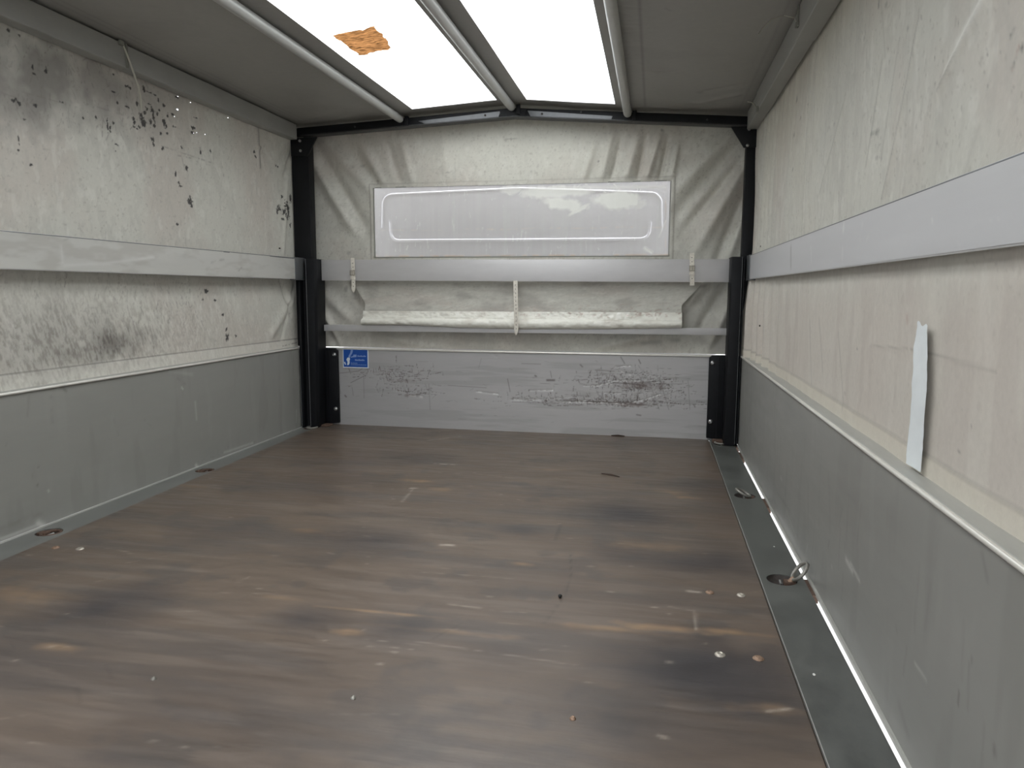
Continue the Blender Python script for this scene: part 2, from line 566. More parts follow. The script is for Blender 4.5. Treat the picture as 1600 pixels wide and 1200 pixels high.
for i in range(150):                      # scuffs, mostly across the bed
    x, y = rs.rand() * 1.9, -2.45 + rs.rand() * 2.5
    l, an = 0.02 + 0.10 * rs.rand() ** 2, rs.randn() * 0.25
    sh2.line('pale' if rs.rand() < .55 else 'cut_and_dark', (x, y), (x + l * math.cos(an), y + l * math.sin(an)), .0025, 0.15 + .3 * rs.rand(), noise=60)
for i in range(70):
    x, y = rs.rand() * 1.9, -2.45 + rs.rand() * 2.5
    sh2.blob('pale', (x, y), .004 + .006 * rs.rand(), .003 + .003 * rs.rand(), 0.15 + .35 * rs.rand(), rough=.5, freq=90)


def resample(mk):
    A = sh2.mask(mk)
    xi = np.clip(FX / 0.005, 0, 409.999)
    i0 = xi.astype(int)
    f = xi - i0
    J = np.broadcast_to(np.arange(len(sh.v)), FX.shape)
    return A[i0, J] * (1 - f) + A[i0 + 1, J] * f


base = mixc(base, (0.048, 0.043, 0.045), resample('dark') * 1.0)
base = mixc(base, (0.33, 0.215, 0.125), resample('bare') * (0.5 + 1.1 * (n3 - 0.2)))
base = mixc(base, (0.50, 0.44, 0.37), resample('pale') * 0.85)
base = mixc(base, (0.028, 0.022, 0.020), resample('cut_and_dark') * 0.8)
sh.h = (fbm(FX * 3, sh.V * 10, 30, 4) - 0.5) * 0.0022
floor = sh.build('floor', M['ply'], lambda u, v, h: (FX, v, 0.0015 + h * 0.6), base)
props(floor, 'worn brown film-faced plywood deck with scuffed streaks', kind='structure')
bm = bmesh.new()
box(bm, 0.02, 2.0, YB, 0.10, -0.035, -0.021)
box(bm, 0.119, 1.930, YB, 0.10, -0.021, -0.0005)
box(bm, 1.925, 1.946, YB, 0.10, -0.014, -0.0065)
props(obj('sheet_core', bm, M['twig'], floor, smooth=False))


# ------------------------------------------------------------------ steel strips along both sides, with round recesses
def strip(name, x0, x1, holes, mat, R=0.034):
    bm = bmesh.new()
    zt = 0.0
    xc = (x0 + x1) / 2
    y = YB
    hs = sorted(holes, key=lambda h: h[1])
    hw = 0.045

    def quad(a, b):
        box(bm, x0, x1, a, b, -0.006, zt)
    for (hx, hy) in hs:
        if hy - hw > y:
            quad(y, hy - hw)
        n = 32
        outer, inner = [], []
        for k in range(n):
            a = 2 * math.pi * (k + .5) / n
            c, s = math.cos(a), math.sin(a)
            inner.append((hx + R * c, hy + R * s))
            tx = ((x1 - hx) if c > 0 else (hx - x0)) / abs(c)
            ty = hw / abs(s)
            t = min(tx, ty)
            outer.append((hx + t * c, hy + t * s))
        vo = [bm.verts.new((p[0], p[1], zt)) for p in outer]
        vi = [bm.verts.new((p[0], p[1], zt)) for p in inner]
        vj = [bm.verts.new((p[0], p[1], -0.008)) for p in inner]
        for k in range(n):
            l = (k + 1) % n
            bm.faces.new((vo[k], vo[l], vi[l], vi[k]))
            bm.faces.new((vi[k], vi[l], vj[l], vj[k]))
        corners = [(x0, hy - hw), (x1, hy - hw), (x1, hy + hw), (x0, hy + hw)]
        for cx_, cy_ in corners:     # fill the corner wedges
            ds = sorted(range(n), key=lambda k: (outer[k][0] - cx_) ** 2 + (outer[k][1] - cy_) ** 2)
            a, b = None, None
            for k in range(n):
                l = (k + 1) % n
                ang0 = math.atan2(outer[k][1] - hy, outer[k][0] - hx)
                angc = math.atan2(cy_ - hy, cx_ - hx)
                ang1 = math.atan2(outer[l][1] - hy, outer[l][0] - hx)
                if (angc - ang0) % (2 * math.pi) < (ang1 - ang0) % (2 * math.pi):
                    a, b = k, l
            vc = bm.verts.new((cx_, cy_, zt))
            bm.faces.new((vo[a], vc, vo[b]))
        y = hy + hw
    if y < 0.10:
        quad(y, 0.10)
    return obj(name, bm, mat, smooth=False)


HL = [(0.052, -1.583), (0.052, -0.872), (0.052, -0.02)]
HR = [(1.985, -2.265), (1.985, -1.525), (1.985, -0.812), (1.985, 0.02)]
sl = strip('trim_1', -0.001, 0.118, HL, M['stripL'])
props(sl, 'grey steel edge strip along the left board', kind='structure')
sr = strip('trim_2', 1.936, 2.036, HR, M['strip'])
props(sr, 'dark green-grey steel edge strip along the right board', kind='structure')
bm = bmesh.new()
box(bm, 1.9352, 1.9366, YB, 0.08, -0.006, 0.0008)
obj('strip_edge', bm, M['ledge'], sr, smooth=False)
for (a, b) in [(-0.25, -0.13), (-0.93, -0.83), (-1.60, -1.51), (-0.045, 0.1)]:
    bm = bmesh.new()
    box(bm, 2.034, 2.050, a, b, -0.02, -0.001)
    obj('bracket', bm, M['rust'], sr, smooth=False)
bm = bmesh.new()
box(bm, -0.004, 0.004, YB, 0.0, -0.004, 0.0045, 0.002)
obj('sealant_bead', bm, M['alu'], sl)


# tie-down rings in their round cups
def tie_ring(c, mode, label, side):
    t = empty('tie_down_ring', (c[0], c[1], 0.0), label, 'tie-down ring', 'lashing rings let into the edge strips')
    bm = bmesh.new()
    R = 0.034
    prof = [(R * 1.0, -0.002), (R * 0.95, -0.008), (R * 0.72, -0.016), (R * 0.3, -0.019), (0.0015, -0.0195)]
    lathe(bm, prof, (c[0], c[1], 0), 28)
    for f in [f for f in bm.faces if len(f.verts) > 6 and f.calc_center_median().z > -0.004]:
        bm.faces.remove(f)
    obj('cup', bm, M['cup'], t)
    hx = c[0] + side * 0.018
    bm = bmesh.new()
    box(bm, hx - 0.013, hx + 0.013, c[1] - 0.011, c[1] + 0.011, -0.014, -0.001, 0.002)
    obj('hinge_block', bm, M['rust'], t)
    bm = bmesh.new()
    tube(bm, [(hx - side * .02, c[1] - 0.013, -0.008), (hx - side * .02, c[1] + 0.013, -0.008)], 0.0035, 10)
    obj('pin', bm, M['steel'], t)
    bm = bmesh.new()
    rr, tr_ = 0.0245, 0.0042
    if mode == 'up':
        e1 = Vector((side * 0.62, 0.10, 0.78)).normalized(); cc = Vector((hx + side * 0.006, c[1], 0.003)) + e1 * rr
        e2 = Vector((0, 1, 0))
    elif mode == 'half':
        e1 = Vector((-0.86, -0.1, 0.42)).normalized(); cc = Vector((hx - 0.002, c[1], 0.0)) + e1 * rr
        e2 = Vector((0, 1, 0))
    else:
        e1 = Vector((-side * 1.0, 0, 0.03)).normalized(); cc = Vector((hx, c[1], -0.004 if mode == 'down' else 0.004)) + e1 * rr
        e2 = Vector((0, 1, 0))
    e2 = (e2 - e1 * e2.dot(e1)).normalized()
    pts = [cc + e1 * rr * math.cos(a) + e2 * rr * math.sin(a) for a in [2 * math.pi * k / 28 for k in range(28)]]
    tube(bm, pts, tr_, 10, closed=True)
    obj('ring', bm, M['ring'] if mode != 'down' else M['rust'], t)
    if mode == 'up':
        bm = bmesh.new()
        p0 = cc - e1 * rr
        tube(bm, [p0 - e1 * 0.010, p0, p0 + e1 * 0.005], 0.006, 10, radii=[0.0075, 0.0065, 0.005])
        obj('collar', bm, M['rivet_rust'], t)


tie_ring(HR[1], 'up', 'lashing ring standing up out of its cup against the right board', 1)
tie_ring(HR[2], 'half', 'rusty lashing ring half folded in the second cup from the right rear post', 1)
tie_ring(HR[3], 'flat', 'lashing ring lying flat at the foot of the right black post', 1)
tie_ring(HR[0], 'flat', 'lashing ring cup in the right strip nearest the camera', 1)
tie_ring(HL[0], 'down', 'rusty folded lashing ring in the left strip nearest the camera', -1)
tie_ring(HL[1], 'down', 'rusty folded lashing ring halfway along the left strip', -1)
tie_ring(HL[2], 'flat', 'lashing ring lying flat at the foot of the left black post', -1)


# ------------------------------------------------------------------ side boards
def side_board(xface, sgn, mat, a, label, marks):
    t = empty('side_board', (xface, -1.75, 0.0), label, 'side board')
    s = Sheet(np.concatenate([np.arange(YB, a, 0.05), np.arange(a, 0.0, 0.005), [0.0]]), np.linspace(-0.002, BH - 0.006, 82))
    U, V = s.U, s.V
    c = np.zeros(U.shape + (3,)) + np.array([0.272, 0.270, 0.250])
    c *= (0.93 + 0.14 * fbm(U * 2.5, V * 5, 3, 4))[..., None]
    c = mixc(c, (0.33, 0.33, 0.31), np.clip((fbm(U * 16, V * 4, 14, 4) - 0.60) * 2, 0, .18))
    c = mixc(c, (0.17, 0.165, 0.15), np.clip((fbm(U * 14, V * 3, 24, 4) - 0.60) * 2, 0, .2))
    marks(s)
    c = mixc(c, (0.12, 0.115, 0.10), s.mask('dark'))
    c = mixc(c, (0.52, 0.52, 0.49), s.mask('pale'))
    s.h = (fbm(U * 1.7, V * 3, 40, 3) - 0.5) * 0.004
    pn_ = s.build('panel', mat, lambda u, v, h: (xface - sgn * (h - 0.000) + 0 * u, u, v), c, t)
    bm = bmesh.new()
    x0, x1 = sorted((xface + sgn * 0.003, xface + sgn * 0.030))
    box(bm, x0, x1, YB, 0.128, -0.004, BH - 0.008)
    obj('core', bm, M['beam'], t, smooth=False)
    bm = bmesh.new()
    x0, x1 = sorted((xface - sgn * 0.003, xface + sgn * 0.056))
    box(bm, x0, x1, YB, 0.0, BH - 0.010, BH, 0.0035, 3)
    obj('top_lip', bm, M['ledge'], t)
    bm = bmesh.new()
    xx = xface - sgn * 0.0035
    tube(bm, [(xx, YB, BH - 0.0045), (xx, 0.0, BH - 0.0045)], 0.0042, 10)
    obj('highlight_edge', bm, M['alu_lip'], t)  # highlight along the top edge, put in as a brighter colour
    bm = bmesh.new()
    x0, x1 = sorted((xface - sgn * 0.0055, xface + sgn * 0.001))
    box(bm, x0, x1, YB, 0.0, -0.004, 0.004, 0.001)
    obj('bottom_lip', bm, M['ledge'], t)
    return t


def sideP(px, py, x):
    p = at(px, py, 0, x)
    return (p[1], p[2])


def marksL(s):
    P = lambda a, b: sideP(a, b, 0.0)
    for (q, r, w, a) in [((75, 606), (95, 603), .010, .7), ((96, 604), (103, 611), .006, .6), ((140, 600), (165, 596), .004, .4),
                         ((60, 730), (60, 736), .004, .9), ((59, 757), (59, 759), .004, .9), ((12, 690), (10, 696), .003, .6),
                         ((50, 735), (50, 755), .002, .4), ((80, 620), (82, 660), .006, .25), ((45, 620), (42, 665), .005, .25),
                         ((352, 700), (366, 695), .004, .5), ((356, 715), (360, 703), .003, .5), ((60, 822), (75, 817), .003, .5),
                         ((275, 590), (290, 600), .006, .25), ((178, 655), (185, 680), .003, .3), ((225, 655), (240, 670), .003, .25),
                         ((0, 826), (70, 800), .010, .2), ((310, 722), (400, 690), .006, .2)]:
        s.line('dark', P(*q), P(*r), w, a, noise=80)
    for (q, r, w, a) in [((305, 628), (307, 655), .006, .35), ((284, 605), (286, 608), .004, .8), ((463, 640), (463, 660), .003, .5),
                         ((306, 727), (309, 731), .008, .9), ((60, 818), (70, 824), .012, .9), ((350, 707), (395, 692), .005, .5),
                         ((0, 843), (60, 820), .006, .5), ((75, 766), (77, 768), .003, .7), ((265, 580), (300, 585), .008, .2)]:
        s.line('pale', P(*q), P(*r), w, a)


def marksR(s):
    P = lambda a, b: sideP(a, b, W)
    for (q, r, w, a) in [((1322, 874), (1332, 892), .0065, .8), ((1329, 880), (1343, 908), .0045, .7), ((1430, 1037), (1447, 1063), .003, .55),
                         ((1170, 668), (1171, 690), .005, .45), ((1299, 884), (1300, 888), .004, .4), ((1220, 746), (1222, 750), .004, .5),
                         ((1160, 800), (1165, 790), .003, .3), ((1260, 860), (1262, 850), .003, .3), ((1230, 800), (1248, 850), .003, .15)]:
        s.line('pale', P(*q), P(*r), w, a)
    for (q, r, w, a) in [((1499, 1083), (1497, 1100), .0035, .6), ((1554, 1168), (1554, 1178), .005, .6), ((1535, 865), (1543, 905), .005, .3),
                         ((1519, 1028), (1518, 1036), .003, .35), ((1296, 845), (1294, 855), .003, .5), ((1295, 740), (1297, 830), .008, .15),
                         ((1262, 760), (1262, 830), .010, .15), ((1215, 770), (1235, 800), .004, .25), ((1505, 813), (1508, 817), .005, .6),
                         ((1400, 980), (1402, 990), .003, .3), ((1405, 1100), (1420, 1150), .008, .2), ((1275, 890), (1270, 930), .003, .3)]:
        s.line('dark', P(*q), P(*r), w, a)
    for i in range(40):
        y = -2.4 + 2.3 * rs.rand()
        z = .05 + .2 * rs.rand()
        s.line('dark', (y, z), (y + .01 * rs.randn(), z + .04 + .08 * rs.rand()), .004, .12 + .12 * rs.rand())


side_board(0.0, -1, M['board'], -1.75, 'long grey drop side board with bright top edge along the left of the bed', marksL)
side_board(W, 1, M['board'], -2.6, 'long grey drop side board with bright top edge along the right of the bed', marksR)

# ------------------------------------------------------------------ head board at the front of the bed
HB = 0.385
YH = 0.100
head = empty('head_board', (1.025, YH, 0.0), 'pale grey metal head board with scratched dents across the front of the bed', 'head board')
s = Sheet(np.linspace(0.0, W, 821), np.linspace(0.0, HB - 0.006, 155))
H = lambda px, py: (at(px, py, 1, YH)[0], at(px, py, 1, YH)[2])
U, V = s.U, s.V
c = np.zeros(U.shape + (3,)) + np.array([0.47, 0.462, 0.460])
c *= (0.94 + 0.12 * fbm(U * 2, V * 14, 6, 4))[..., None]
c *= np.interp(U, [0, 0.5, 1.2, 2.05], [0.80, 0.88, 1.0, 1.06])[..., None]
c = mixc(c, (0.30, 0.295, 0.285), np.clip((fbm(U * 3, V * 40, 16, 4) - 0.55) * 3, 0, .35))


def scratch(n, cx, cz, sx_, sz_, kind):
    for i in range(n):
        x, z = cx + rs.randn() * sx_, cz + rs.randn() * sz_
        z = min(max(z, 0.09), 0.345)
        if rs.rand() < 0.55:
            l, an = 0.012 + 0.06 * rs.rand() ** 2, rs.randn() * 0.12
        else:
            l, an = 0.008 + 0.030 * rs.rand(), math.pi / 2 + rs.randn() * 0.30
        q = (x + l * math.cos(an), z + l * math.sin(an))
        s.line(kind, (x, z), q, .0022, 0.45 + .55 * rs.rand(), noise=200)
        if rs.rand() < .5:
            s.line('h', (x, z), q, .003, -0.0006)


a = H(620, 590); scratch(130, a[0], a[1] + .005, .10, .025, 'cut_and_dark')
a = H(640, 612); scratch(60, a[0], a[1], .06, .010, 'cut_and_dark')
a = H(985, 600); scratch(330, a[0], a[1], .10, .024, 'cut_and_dark')
a = H(960, 630); scratch(300, a[0], a[1] + .004, .15, .010, 'cut_and_dark')
a = H(840, 625); scratch(70, a[0], a[1], .12, .012, 'cut_and_dark')
a = H(1050, 615); scratch(40, a[0], a[1], .05, .03, 'cut_and_dark')
for (q, r, w, al) in [((548, 598), (572, 586), .002, .6), ((568, 588), (569, 622), .002, .4), ((531, 583), (560, 580), .0025, .5),
                      ((560, 580), (566, 576), .002, .5), ((550, 605), (552, 618), .002, .4), ((530, 600), (532, 615), .002, .35),
                      ((793, 592), (797, 612), .002, .7), ((748, 575), (752, 560), .002, .25), ((815, 568), (845, 569), .002, .5),
                      ((700, 602), (760, 606), .002, .5), ((930, 578), (960, 580), .002, .6), ((1030, 620), (1060, 610), .002, .4),
                      ((1075, 595), (1078, 640), .002, .4), ((670, 600), (672, 640), .0025, .35), ((855, 594), (866, 594), .006, .8),
                      ((860, 580), (862, 590), .002, .6), ((836, 587), (838, 588), .004, .8), ((907, 570), (910, 573), .004, .6),
                      ((970, 558), (976, 568), .003, .6), ((998, 562), (1001, 568), .003, .7), ((539, 618), (541, 620), .004, .8),
                      ((995, 648), (1001, 649), .004, .6), ((1084, 632), (1086, 636), .003, .7), ((880, 625), (1000, 632), .0035, .7),
                      ((960, 598), (1010, 602), .003, .7), ((800, 628), (870, 630), .002, .6), ((1030, 590), (1045, 640), .002, .5),
                      ((1012, 590), (1030, 640), .002, .4), ((935, 600), (937, 590), .002, .7)]:
    s.line('cut_and_dark', H(*q), H(*r), w, al)
for (q, r, w, al) in [((745, 612), (778, 616), .003, .9), ((912, 603), (935, 603), .002, .9), ((935, 603), (962, 594), .002, .8), ((950, 594), (1000, 595), .003, .6),
                      ((945, 614), (970, 615), .002, .9), ((962, 573), (985, 572), .003, .9), ((966, 579), (985, 586), .006, .6),
                      ((870, 628), (935, 629), .003, .8), ((935, 629), (975, 631), .003, 1.), ((975, 632), (1005, 625), .004, 1.), ((1005, 625), (1032, 616), .002, .8),
                      ((828, 610), (864, 610), .0025, .9), ((864, 610), (865, 604), .002, .8), ((640, 618), (660, 620), .005, .5), ((800, 625), (850, 625), .006, .35),
                      ((772, 555), (776, 558), .005, .6), ((900, 627), (915, 626), .004, .7)]:
    s.line('shiny', H(*q), H(*r), w * .8, al, noise=110)
    s.line('h', H(*q), H(*r), w * 1.6, -0.0016)
for (px, py, ru, rv, al) in [(640, 618, .05, .008, .55), (632, 595, .07, .012, .30), (1005, 603, .11, .020, .75), (990, 632, .10, .012, .75), (960, 630, .16, .008, .5),
                             (900, 633, .07, .006, .35), (835, 590, .04, .004, .3)]:
    p = H(px, py)
    s.blob('grime', p, ru, rv, al, rough=.5, freq=70, seed=int(px) % 40)
    s.blob('h', p, ru, rv, -0.003, soft=1.3)
for i in range(34):       # long shallow drag marks
    a = H(880 + 200 * rs.rand(), 572 + 68 * rs.rand())
    l = .04 + .12 * rs.rand()
    s.line('cut_and_dark', a, (a[0] - l, a[1] + .004 * rs.randn()), .0016, .35 + .4 * rs.rand(), noise=60)
for i in range(60):
    s.line('cut_and_dark', (p0 := (0.1 + 1.85 * rs.rand(), .05 + .3 * rs.rand())), (p0[0] + .02 * rs.randn(), p0[1] + .004 * rs.randn()), .0016, .12 + .2 * rs.rand())
c = mixc(c, (0.17, 0.13, 0.115), s.mask('grime'))
c = mixc(c, (0.085, 0.060, 0.052), s.mask('cut_and_dark'))
c = mixc(c, (0.88, 0.88, 0.86), s.mask('shiny'))
s.h += (fbm(U * 2.2, V * 4, 44, 3) - 0.5) * 0.004
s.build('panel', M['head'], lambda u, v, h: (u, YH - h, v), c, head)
bm = bmesh.new(); box(bm, 0.0, W, YH + 0.003, YH + 0.028, -0.004, HB - 0.008); obj('core', bm, M['beam'], head, smooth=False)
bm = bmesh.new(); box(bm, 0.05, W - 0.03, YH - 0.006, YH + 0.030, HB - 0.009, HB, 0.0035, 3); obj('top_lip', bm, M['alu_lip'], head)

# ------------------------------------------------------------------ tarpaulins
def tarp_colour(s, seed, warm=0.0):
    U, V = s.U, s.V
    c = np.zeros(U.shape + (3,)) + TARP
    c *= (0.92 + 0.16 * fbm(U * 2.0, V * 2.5, seed, 5))[..., None]
    c = mixc(c, (0.50, 0.44, 0.39), np.clip((fbm(U * 3.5, V * 3, seed + 9, 5) - 0.45) * 2.2 + warm, 0, .45))
    c = mixc(c, (0.42, 0.41, 0.37), np.clip((fbm(U * 50, V * 26, seed + 17, 3) - 0.58) * 3, 0, .22))
    c = mixc(c, (0.36, 0.34, 0.30), np.clip((fbm(U * 130, V * 110, seed + 23, 2) - 0.74) * 7, 0, .45))
    c = mixc(c, (0.74, 0.73, 0.67), np.clip((fbm(U * 40, V * 22, seed + 31, 3) - 0.62) * 3, 0, .25))
    return c


def finish(s, c):
    c = mixc(c, (0.25, 0.235, 0.215), s.mask('smudge_and_shade'))
    c = mixc(c, (0.17, 0.155, 0.14), s.mask('grey'))
    c = mixc(c, (0.035, 0.033, 0.032), s.mask('black'))
    c = mixc(c, (0.82, 0.81, 0.76), s.mask('pale'))
    c = mixc(c, (0.30, 0.13, 0.09), s.mask('rust'))
    return c


# --- left
s = Sheet(yspan(-1.78, 0.134, 0.0026), np.arange(BH - .003, 1.436, 0.0026))
T = lambda px, py: sideP(px, py, TL)
U, V = s.U, s.V
c = tarp_colour(s, 2)
hair = np.clip((fbm(U * 150 + V * 45, V * 60, 19, 3) - .45) * 4, 0, 1)
for (px, py, ru, rv, a, ang) in [(45, 130, .16, .11, .8, 0), (0, 100, .12, .15, .7, 0), (110, 140, .13, .08, .45, 0), (160, 150, .12, .10, .45, 0), (230, 170, .10, .10, .3, 0), (60, 120, .32, .13, .75, 0), (150, 130, .22, .10, .6, 0), (20, 150, .2, .09, .7, 0), (240, 150, .16, .07, .35, 0)]:
    s.blob('smudge_and_shade', T(px, py), ru * 1.2, rv, min(a * 1.2, .95), ang, rough=.5, freq=14, soft=1.2)
for (px, py, ru, rv, a) in [(165, 535, .20, .050, .95), (125, 545, .13, .040, .8), (95, 555, .12, .045, .6), (60, 565, .10, .05, .4), (200, 548, .10, .04, .5), (140, 520, .16, .06, .4), (60, 530, .3, .09, .45), (30, 560, .25, .07, .4), (175, 540, .16, .045, 1.0)]:
    s.blob('grey', T(px, py), ru * 1.15, rv * 1.35, a * .95, rough=.35, freq=18, soft=1.3)
s.m['grey'] = np.minimum(1, s.mask('grey') * (0.85 + 0.5 * hair))
c = mixc(c, (0.33, 0.30, 0.26), np.clip((0.72 - V) * 6, 0, 1) * hair * np.clip((-0.35 - U) * 1.5, 0, 1) * .55)
c = mixc(c, (0.70, 0.68, 0.63), np.clip((0.72 - V) * 6, 0, 1) * np.clip((fbm(U * 130 + V * 40, V * 55, 29, 3) - .58) * 5, 0, 1) * .4)
blk = [(197, 134, 5, 4), (203, 137, 4, 3), (226, 139, 3, 5), (234, 144, 5, 2), (243, 148, 4, 2), (248, 155, 2, 5), (199, 167, 6, 3),
       (215, 161, 3, 5), (223, 186, 6, 9), (226, 193, 5, 8), (219, 198, 3, 3), (209, 184, 5, 5), (211, 192, 3, 4), (233, 162, 5, 2), (239, 172, 5, 6), (241, 185, 3, 12),
       (242, 196, 3, 4), (250, 172, 3, 3), (257, 165, 3, 4), (257, 190, 4, 9), (260, 197, 3, 4), (274, 198, 5, 3), (277, 152, 4, 1), (271, 178, 3, 4), (303, 200, 5, 5), (302, 207, 3, 4),
       (239, 218, 4, 5), (241, 226, 2, 4), (252, 209, 2, 3), (262, 208, 2, 2), (255, 232, 3, 5), (285, 230, 2, 2), (307, 184, 4, 2), (315, 237, 2, 5), (331, 237, 2, 4), (293, 262, 3, 5),
       (281, 286, 4, 4), (285, 291, 5, 2), (276, 272, 2, 5), (299, 314, 6, 9), (301, 322, 3, 4), (278, 350, 3, 2), (20, 158, 5, 4), (28, 163, 4, 5), (24, 156, 3, 3), (55, 165, 4, 3), (52, 115, 4, 2), (50, 105, 2, 8),
       (13, 48, 3, 4), (30, 55, 2, 2), (71, 110, 3, 5), (96, 160, 5, 2), (36, 187, 5, 2), (46, 258, 3, 2), (27, 217, 1.5, 8), (27, 235, 2, 2), (178, 144, 6, 1.5), (177, 116, 2, 2), (184, 161, 2, 2),
       (168, 195, 2, 12), (172, 200, 2, 8), (177, 192, 2, 3), (182, 226, 4, 2), (180, 236, 2, 2), (130, 185, 2, 2), (150, 184, 2, 4),
       (446, 320, 5, 8), (449, 326, 4, 6), (443, 332, 4, 6), (440, 308, 2, 3), (453, 310, 3, 8), (436, 325, 4, 6), (433, 330, 2, 5), (447, 340, 4, 5), (450, 333, 3, 9), (453, 352, 2, 6), (441, 342, 3, 3),
       (430, 259, 2, 2), (434, 261, 2, 2), (397, 237, 2, 3), (399, 245, 2, 2), (376, 415, 4, 3), (343, 405, 2, 3), (323, 455, 4, 3), (337, 470, 3, 2), (357, 527, 4, 5), (355, 515, 3, 3), (370, 525, 3, 2), (349, 492, 2, 2), (318, 468, 2, 2),
       (210, 198, 4, 3), (216, 202, 3, 2), (230, 170, 3, 5), (236, 190, 3, 8), (247, 178, 2, 4), (263, 180, 2, 5), (227, 175, 3, 4), (221, 178, 3, 4)]
for (px, py, wx, wy) in blk:
    p = T(px, py)
    q = T(px + wx, py + wy)
    ru, rv = abs(q[0] - p[0]) * .55 + .0016, abs(q[1] - p[1]) * .75 + .0016
    s.blob('black', p, ru, rv, .95, rough=.8, freq=150, soft=.5, seed=int(px) % 50)
for (q, r, w, a) in [((253, 228), (335, 255), .003, .5), ((275, 242), (300, 247), .003, .5), ((323, 410), (326, 428), .004, .5), ((250, 155), (290, 235), .003, .25),
                     ((285, 240), (290, 265), .004, .4), ((130, 160), (240, 195), .003, .35), ((0, 145), (60, 165), .003, .35), ((420, 445), (455, 442), .002, .3), ((265, 440), (300, 445), .003, .5),
                     ((128, 331), (165, 330), .002, .3), ((0, 135), (130, 170), .002, .3), ((302, 325), (308, 335), .002, .5), ((335, 255), (345, 280), .002, .4),
                     ((165, 340), (163, 372), .003, .3), ((345, 305), (350, 322), .002, .4), ((290, 355), (292, 385), .002, .35), ((440, 541), (463, 535), .003, .9)]:
    s.line('grey', T(*q), T(*r), w, a, noise=120)
for (q, r, w, a) in [((401, 196), (403, 230), .010, .55), ((403, 230), (405, 262), .006, .8)]:
    s.line('grey', T(*q), T(*r), w, a)
    s.line('h', T(*q), T(*r), w * 1.3, .008)
for i in range(260):
    y, z = -1.75 + 1.75 * rs.rand(), .44 + .96 * rs.rand()
    s.line('grey', (y, z), (y + .012 * rs.randn(), z + .03 * rs.rand()), .0022, .15 + .25 * rs.rand(), noise=150)
for i in range(420):        # fine vertical rub marks in the smudged zones
    y, z = (-1.7 + .75 * rs.rand(), 1.12 + .24 * rs.rand()) if i % 2 else (-1.7 + 1.0 * rs.rand(), .44 + .24 * rs.rand())
    s.line('grey', (y, z), (y + .012 * rs.randn(), z + .012 + .03 * rs.rand()), .0024, .25 + .4 * rs.rand(), noise=150)
hem = np.interp(U, [-3.5, -1.6, 0.1], [0.438, 0.438, 0.431])
s.h += 0.003 / (1 + np.exp((V - hem) / 0.0012))
c = mixc(c, (0.70, 0.68, 0.62), (V < hem) * .35)
c = mixc(c, (0.10, 0.09, 0.08), np.exp(-((V - hem) / .0022) ** 2) * .75)
# gentle folds
s.h += (fbm(U * 1.5, V * 1.2, 50, 3) - .5) * .016 + (fbm(U * 9, V * 3.5, 51, 3) - .5) * .004
s.line('h', T(425, 250), T(456, 205), .03, .010); s.line('h', T(445, 275), T(456, 235), .02, -.008)
s.line('h', T(455, 470), T(425, 520), .03, .010); s.line('h', T(440, 440), T(455, 490), .02, -.010)
s.line('h', T(448, 275), T(442, 395), .02, .006); s.line('h', T(462, 440), T(440, 530), .015, -.006)
# light coming through a few pin holes
pins = [(278.6, 171, .0034, .0026), (279, 150.5, .0022, .001), (299, 160, .0018, .0014), (274, 182, .0014, .0012), (357, 184, .0016, .0014), (309, 207, .0012, .001), (322, 210, .0016, .0014), (304, 208, .001, .001)]
c = finish(s, c)
pos = []
for (px, py, ru, rv) in pins:
    p = T(px, py); pos.append((p, ru, rv))


def tarp_with_holes(pos):
    m = M['tarp'].copy()
    m.name = 'dirty_tarpaulin_with_pin_holes'
    nt = m.node_tree
    N, L = nt.nodes, nt.links
    out = [n for n in N if n.type == 'OUTPUT_MATERIAL'][0]
    src = out.inputs[0].links[0].from_socket
    tcn = N.new('ShaderNodeTexCoord')
    last = None
    for (p, ru, rv) in pos:
        sb = N.new('ShaderNodeVectorMath'); sb.operation = 'SUBTRACT'; sb.inputs[1].default_value = (0, p[0], p[1])
        L.new(tcn.outputs['Object'], sb.inputs[0])
        sc = N.new('ShaderNodeVectorMath'); sc.operation = 'MULTIPLY'; sc.inputs[1].default_value = (0, 1 / (ru * 1.6), 1 / rv)
        L.new(sb.outputs[0], sc.inputs[0])
        ln = N.new('ShaderNodeVectorMath'); ln.operation = 'LENGTH'; L.new(sc.outputs[0], ln.inputs[0])
        lt = N.new('ShaderNodeMath'); lt.operation = 'LESS_THAN'; lt.inputs[1].default_value = 1; L.new(ln.outputs['Value'], lt.inputs[0])
        if last is None:
            last = lt.outputs[0]
        else:
            mx = N.new('ShaderNodeMath'); mx.operation = 'MAXIMUM'; L.new(last, mx.inputs[0]); L.new(lt.outputs[0], mx.inputs[1]); last = mx.outputs[0]
    tr = N.new('ShaderNodeBsdfTransparent')
    ms = N.new('ShaderNodeMixShader')
    L.new(last, ms.inputs[0]); L.new(src, ms.inputs[1]); L.new(tr.outputs[0], ms.inputs[2]); L.new(ms.outputs[0], out.inputs[0])
    return m


M['tarp_holes'] = tarp_with_holes(pos)
wl = s.build('wall_left', M['tarp_holes'], lambda u, v, h: (TL + h + 0 * u, u, v), c)
props(wl, 'left grey-white tarpaulin wall with black scuff marks', kind='structure')

